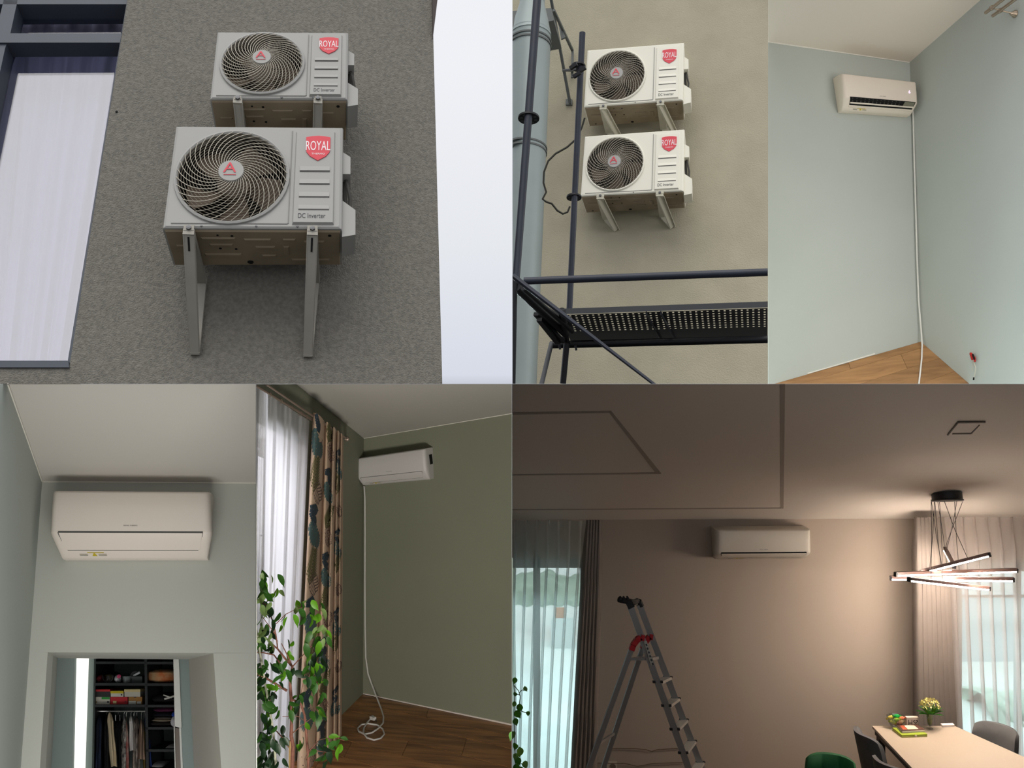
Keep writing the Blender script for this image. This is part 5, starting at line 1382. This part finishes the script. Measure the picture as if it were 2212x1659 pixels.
# table
TZ = -2.695
def tb(px, py, dz=0.0):
    r = Vector(((px - CX) / F, 1.0, -(py - CY) / F)); return EYE + r * (TZ / r.z) + Vector((0, 0, dz))
ttop = mat('table_top_cream', (172, 158, 140), .42); tdark = mat('table_edge_dark', (40, 30, 26), .5)
tab = thing('dining_table', 'cream topped rectangular dining table by the right window', 'table', R_(3.2, 6.6, FZ))
corners = [tb(1884, 1568), tb(2062, 1568), tb(2390, 1714.5), tb(2066, 1760)]
mb = MB(); mb.hexa([p for p in corners] + [p - Vector((0, 0, .018)) for p in corners]); mb.build('tabletop', ttop, tab)
cen = sum(corners, Vector()) / 4
mb = MB(); inn = [p + (cen - p) * .03 for p in corners]; mb.hexa([p - Vector((0, 0, .018)) for p in inn] + [p - Vector((0, 0, .06)) for p in inn]); mb.build('apron', tdark, tab)
for p in corners:
    q = p + (cen - p) * .1; mb = MB(); mb.bar(q - Vector((0, 0, .06)), Vector((q.x, q.y, 5 + FZ)), .05, .05, up=(0, 1, 0)); mb.build('leg', tdark, tab)
def chair(label, x, y, rz, m, channels=0, sc_=.8, group=None, tilt=.12):
    o = Vector((x, y, 5 + FZ)); ca, sa = math.cos(rz), math.sin(rz)
    T = lambda p: o + Vector((p[0] * ca - p[1] * sa, p[0] * sa + p[1] * ca, p[2])) * sc_
    r = thing('dining_chair', label, 'chair', o, group)
    zs = .46 / .8 * .8
    mb = MB()
    def seat(u, v):
        a = 2 * math.pi * u
        rr = 1 / max(abs(math.cos(a)), abs(math.sin(a))) ** .75
        k = math.sin(math.pi * v) ** .35 if 0 < v < 1 else 0
        return T((.23 * rr * math.cos(a) * k, .22 * rr * math.sin(a) * k, .44 + .05 * (-math.cos(math.pi * v))))
    mb.grid(seat, 28, 8); mb.build('seat', m, r, True)
    H0, H1 = .47, 1.0
    def back(u, v, off):
        xx = (u - .5) * .44 * (1 - .08 * v ** 3) ; e = 1 - (2 * abs(u - .5)) ** 8
        top = H0 + (H1 - H0) * v
        if v > .8: top -= .035 * (2 * abs(u - .5)) ** 6 * (v - .8) / .2
        pad = .0
        if channels: pad = .012 * abs(math.sin(math.pi * channels * u)) ** .5
        th = (.075 + pad) * (1 - .5 * max(0, v - .9) / .1) * (e ** .3 if e > 0 else 0) if off > 0 else 0
        yy = -.21 - tilt * v + .10 * (2 * (u - .5)) ** 2 + th
        return T((xx, yy, top))
    for nm, off in (('backrest', 1),):
        mb = MB(); nu, nv = 24, 12
        fr = [back(i / nu, j / nv, 1) for j in range(nv + 1) for i in range(nu + 1)]
        bk = [back(i / nu, j / nv, 0) for j in range(nv + 1) for i in range(nu + 1)]
        W_ = nu + 1; n_ = len(fr)
        fs = []
        for j in range(nv):
            for i in range(nu):
                a = (j * W_ + i, j * W_ + i + 1, (j + 1) * W_ + i + 1, (j + 1) * W_ + i)
                fs.append(a); fs.append(tuple(n_ + k for k in a[::-1]))
        rim = [i for i in range(W_)] + [j * W_ + nu for j in range(1, nv + 1)] + [nv * W_ + i for i in range(nu - 1, -1, -1)] + [j * W_ for j in range(nv - 1, 0, -1)]
        for i in range(len(rim)):
            a, b = rim[i], rim[(i + 1) % len(rim)]; fs.append((a, b, n_ + b, n_ + a))
        mb.add(fr + bk, fs); bo = mb.build(nm, m, r, True)
    if not channels:
        for bx in (-.1, 0, .1):
            mb = MB(); mb.lathe([(.0001, -.004), (.012, -.002), (.012, .004), (.0001, .006)], back(.5 + bx, .62, 1) , (sa, -ca, 0), 10); mb.build('button', m, bo, True)
    for sx in (-1, 1):
        for sy in (-1, 1):
            mb = MB(); mb.tube([T((sx * .15, sy * .15, .43)), T((sx * .2, sy * .21, 0))], .014 * sc_, 8, r2=.009 * sc_); mb.build('leg', tdark, r, True)
    return r
grey_v = mat('chair_grey_velvet', (88, 88, 88), .8, var=.08, vscale=12); green_v = mat('chair_green_velvet', (10, 92, 46), .7, var=.12, vscale=10)
chair('grey upholstered chair at the far left side of the table', 2.86, 7.0, -math.pi / 2 + .12, grey_v, group='grey chairs at the table', sc_=.83)
chair('grey upholstered chair at the near left side of the table', 2.80, 6.50, -math.pi / 2 + .35, grey_v, group='grey chairs at the table', sc_=.83)
chair('grey upholstered chair at the far right side of the table', 3.56, 6.98, math.pi / 2 + .65, grey_v, group='grey chairs at the table', sc_=.83)
chair('grey upholstered chair at the right frame edge of the table', 3.80, 6.52, math.pi / 2 + .25, grey_v, group='grey chairs at the table', sc_=.83)
chair('green velvet chair with vertical channels before the taupe wall', 2.19, 6.35, -.30 + math.pi, green_v, channels=3, sc_=.82)
# things on the table
gcl = glass_mat('clear_glass', (236, 240, 236), .22)
bc = tb(1936, 1572)
root = thing('glass_bowl', 'cut glass bowl of wrapped sweets at the far left table corner', 'bowl', bc)
mb = MB(); mb.lathe([(.0001, .002), (.034, .002), (.040, .008), (.060, .045), (.074, .088), (.070, .088), (.056, .046), (.036, .012), (.0001, .010)], bc, (0, 0, 1), 24); mb.build('bowl_body', gcl, root, True)
sw = random.Random(3)
for k, (dx, dy, dz, col, nm) in enumerate(((-.03, -.01, .05, (150, 160, 30), 'olive'), (-.005, -.02, .07, (110, 150, 30), 'lime'), (.005, 0, .092, (20, 160, 70), 'emerald'), (.04, 0, .075, (214, 120, 84), 'peach'), (.03, -.01, .05, (190, 150, 110), 'tan'), (-.01, .01, .035, (170, 40, 30), 'red'), (.02, .02, .03, (150, 44, 34), 'dark red'), (-.04, .015, .075, (176, 160, 60), 'gold'))):
    mb = MB(); p = bc + Vector((dx, dy, dz)); a_ = sw.uniform(-.6, .6)
    dv = Vector((math.cos(a_), .2, math.sin(a_) * .6)).normalized()
    mb.lathe([(.010, -.034), (.003, -.024), (.013, -.016), (.016, 0), (.013, .016), (.003, .024), (.010, .034)], p, dv, 8)
    tag(mb.build('wrapped_sweet', mat('sweet_' + nm.replace(' ', '_'), col, .35), None, True), '%s wrapped sweet in the cut glass bowl' % nm, 'sweet', 'sweets in the glass bowl')
M = Facet(((1958.5, 1550), (1984.5, 1549.5), (1983.5, 1572.5), (1960, 1572.5)), Plane((.1, 1, 0), tb(1971, 1572.5)))
root = thing('sign_block', 'white standing block with black letter H and a heart', 'sign', M(.5, 1, .01))
mb = MB(); mb.box(M, 0, 1, 0, 1, 0, .035); bk = mb.build('block', mat('block_cream', (214, 196, 180), .6), root)
mb = MB(); put_text(mb, 'H', M, .12, .46, .20, .80, -.002); hv = []
for i in range(24):
    t = 2 * math.pi * i / 24; hv.append((16 * math.sin(t) ** 3, -(13 * math.cos(t) - 5 * math.cos(2 * t) - 2 * math.cos(3 * t) - math.cos(4 * t))))
o_ = [M(.74 + x / 16 * .20, .38 + y / 16 * .19, -.002) for x, y in hv]; i_ = [M(.74 + x / 16 * .12, .38 + y / 16 * .11, -.002) for x, y in hv]
mb.build('letter', mat('letter_black', (26, 20, 18), .6), bk)
mb = MB(); mb.add(o_ + i_, [(k, (k + 1) % 24, 24 + (k + 1) % 24, 24 + k) for k in range(24)]); mb.build('heart', bpy.data.materials['letter_black'], bk)
mb = MB(); put_text(mb, 'E', M, .58, .86, .60, .82, -.003); mb.build('letter', bpy.data.materials['letter_black'], bk)
def flat(name, poly, z0, z1, m, parent):
    mb = MB(); mb.prism([tb(x, y, z0) for x, y in poly], [tb(x, y, z1) for x, y in poly]); return mb.build(name, m, parent)
root = thing('green_tray_box', 'flat lime green box with a cream knob on the table', 'box', tb(1965, 1590))
q0 = [(1928, 1578), (1984, 1576), (2003, 1592), (1948, 1594)]
flat('box_base', q0, 0, .012, mat('box_cream_yellow', (196, 190, 120), .6), root)
flat('box_lid', q0, .0125, .022, mat('box_lime', (150, 168, 50), .6), root)
mb = MB(); mb.lathe([(.0001, 0), (.008, .002), (.009, .012), (.0001, .016)], tb(1977, 1592, .01), (0, -1, .2), 10); mb.build('knob', bpy.data.materials['block_cream'], root, True)
mgz = [(1936, 1578), (1982, 1576), (1998, 1588), (1949, 1590)]
root = thing('magazine', 'brown and white covered magazine on top of the green box', 'magazine', tb(1965, 1588, .023))
flat('pages', mgz, .0235, .036, mat('paper_white', (226, 214, 204), .7), root)
cv = flat('cover', [(x, y - .3) for x, y in mgz], .0362, .040, mat('cover_brown', (84, 56, 44), .5), root)
flat('cover_stripe', [(1944, 1578.6), (1952, 1578.2), (1960, 1587), (1951, 1587.5)], .0402, .0408, mat('cover_rust', (176, 84, 54), .5), cv)
flat('cover_picture', [(1953, 1578.4), (1974, 1577.6), (1984, 1586), (1961, 1586.8)], .0402, .041, mat('cover_picture', (206, 196, 172), .5), cv)
vc_ = tb(2008.5, 1574.5)
root = thing('glass_vase', 'footed clear glass vase with green stems on the table', 'vase', vc_)
mb = MB(); mb.lathe([(.0001, 0), (.026, 0), (.026, .004), (.007, .010), (.006, .022), (.016, .030), (.022, .06), (.030, .105), (.034, .125), (.031, .125), (.020, .06), (.013, .034), (.0001, .032)], vc_, (0, 0, 1), 22); mb.build('vase_glass', gcl, root, True)
mb = MB(); mb.lathe([(.0001, .035), (.014, .037), (.021, .075), (.0001, .078)], vc_, (0, 0, 1), 16); mb.build('water', mat('water_green_tint', (140, 150, 20), .2), root, True)
bq = thing('bouquet', 'bouquet of tiny cream flowers with dark green leaves in the vase', 'flowers', vc_ + Vector((0, 0, .08)))
stm = leaf_mat('stem_green', (96, 128, 30)); lfd = leaf_mat('bouquet_leaf', (34, 84, 26)); flw = mat('flower_cream_yellow', (232, 222, 140), .7)
fr_ = random.Random(21)
for k in range(12):
    a_ = k * 2 * math.pi / 12
    mb = MB(); mb.tube([vc_ + Vector((.010 * math.cos(a_), .010 * math.sin(a_), .045)), vc_ + Vector((.02 * math.cos(a_), .02 * math.sin(a_), .12)), vc_ + Vector((.06 * math.cos(a_), .05 * math.sin(a_), .19))], .0022, 5); mb.build('stem', stm, bq)
bl = leaf_mesh('leaf', .11, .020, lfd, .15, .4)
for k in range(14):
    a_ = k * 2 * math.pi / 14 + fr_.uniform(-.2, .2)
    o = bpy.data.objects.new('leaf', bl); o.parent = bq; o.location = Vector((.015 * math.cos(a_), .015 * math.sin(a_), .03))
    o.rotation_euler = (Matrix.Rotation(a_ - math.pi / 2, 3, 'Z') @ Matrix.Rotation(fr_.uniform(.3, .95), 3, 'X')).to_euler(); COL.objects.link(o)
fm = MB()
for k in range(5):
    a_ = k * 2 * math.pi / 5; c_, s_ = math.cos(a_), math.sin(a_)
    fm.add([Vector((0, 0, 0)), Vector((.004 * c_ - .003 * s_, .004 * s_ + .003 * c_, .002)), Vector((.009 * c_, .009 * s_, .003)), Vector((.004 * c_ + .003 * s_, .004 * s_ - .003 * c_, .002))], [(0, 1, 2, 3)])
fme = bpy.data.meshes.new('flower'); fme.from_pydata([tuple(p) for p in fm.v], [], fm.f); fme.materials.append(flw)
for k in range(170):
    a_ = fr_.uniform(0, 2 * math.pi); r_ = math.sqrt(fr_.random()) * .078
    z_ = .135 + .055 * (1 - (r_ / .078) ** 2) + fr_.uniform(-.012, .012)
    o = bpy.data.objects.new('flower', fme); o.parent = bq; o.location = Vector((r_ * math.cos(a_), r_ * math.sin(a_) * .8, z_ - .035))
    o.rotation_euler = (fr_.uniform(.5, 1.5), fr_.uniform(-.6, .6), fr_.uniform(0, 3)); COL.objects.link(o)
root = thing('white_remote', 'white slim case lying at the far right table edge', 'case', tb(2046, 1569))
flat('case_body', [(2032, 1567), (2058, 1566), (2062, 1570), (2036, 1571.5)], 0, .016, mat('case_white', (232, 220, 210), .5), root)
flat('case_seam', [(2034, 1567.4), (2057, 1566.5), (2060, 1569.5), (2037, 1570.8)], .0161, .0175, mat('case_white_top', (238, 228, 220), .5), root)
# trailing ivy at the left edge
SI = 6.2
ivy = thing('trailing_plant', 'trailing green vine at the left edge before the sheer curtain', 'plant', at(1112, 1890, SI))
ivm = [leaf_mat('vine_leaf_green', (60, 120, 34)), leaf_mat('vine_leaf_pale', (100, 150, 80))]
ivl = [leaf_mesh('leaf', .055, .027, m, .3, .3) for m in ivm]
vst = mat('vine_stem', (70, 96, 60), .7)
for pts in ([(1112, 1890), (1114, 1700), (1112, 1600), (1110, 1540), (1112, 1500), (1108.5, 1468)], [(1110, 1480), (1120, 1492), (1124, 1505), (1122, 1520), (1118, 1530), (1128, 1537), (1142, 1541)], [(1124, 1502), (1118, 1500), (1110, 1502)], [(1112, 1630), (1120, 1645), (1135, 1656)], [(1122, 1496), (1128, 1490), (1132, 1492)]):
    mb = MB(); mb.tube([at(x, y, SI) for x, y in pts], .0028, 5); trim(mb, x0=1106.6); mb.build('stem', vst, ivy, True)
ivs = [(1110, 1468, 0, 1.0), (1133, 1487, 1, .9), (1124, 1525, 0, 1.3), (1113, 1540, 0, 1.4), (1141, 1541, 0, .8), (1110, 1556, 0, 1.2), (1112, 1585, 1, 1.6), (1111, 1610, 0, 1.2), (1122, 1618, 1, 1.5), (1116, 1640, 0, 1.3), (1134, 1648, 1, 1.3), (1112, 1655, 0, 1.3), (1120, 1662, 0, 1.2), (1110, 1520, 1, .9), (1112, 1500, 0, .8), (1117, 1632, 1, 1.1)]
for k, (x, y, mi, sc_) in enumerate(ivs):
    o = bpy.data.objects.new('leaf', ivl[mi]); o.parent = ivy; o.location = at(max(x, 1113), y - 5, SI) - ORG[ivy.name]; o.scale = (sc_ * .8,) * 3
    o.rotation_euler = (Matrix.Rotation(fr_.uniform(-.9, .9), 3, 'Y') @ Matrix.Rotation(-math.pi / 2 + fr_.uniform(-.4, .4), 3, 'X') @ Matrix.Rotation(fr_.uniform(-.6, .6), 3, 'Y')).to_euler(); COL.objects.link(o)
mb = MB(); mb.lathe([(.0001, 0), (.06, 0), (.08, .16), (.0001, .16)], at(1140, 1935, SI), (0, 0, 1), 16); mb.build('pot', bpy.data.materials['pot_terracotta'], ivy, True)
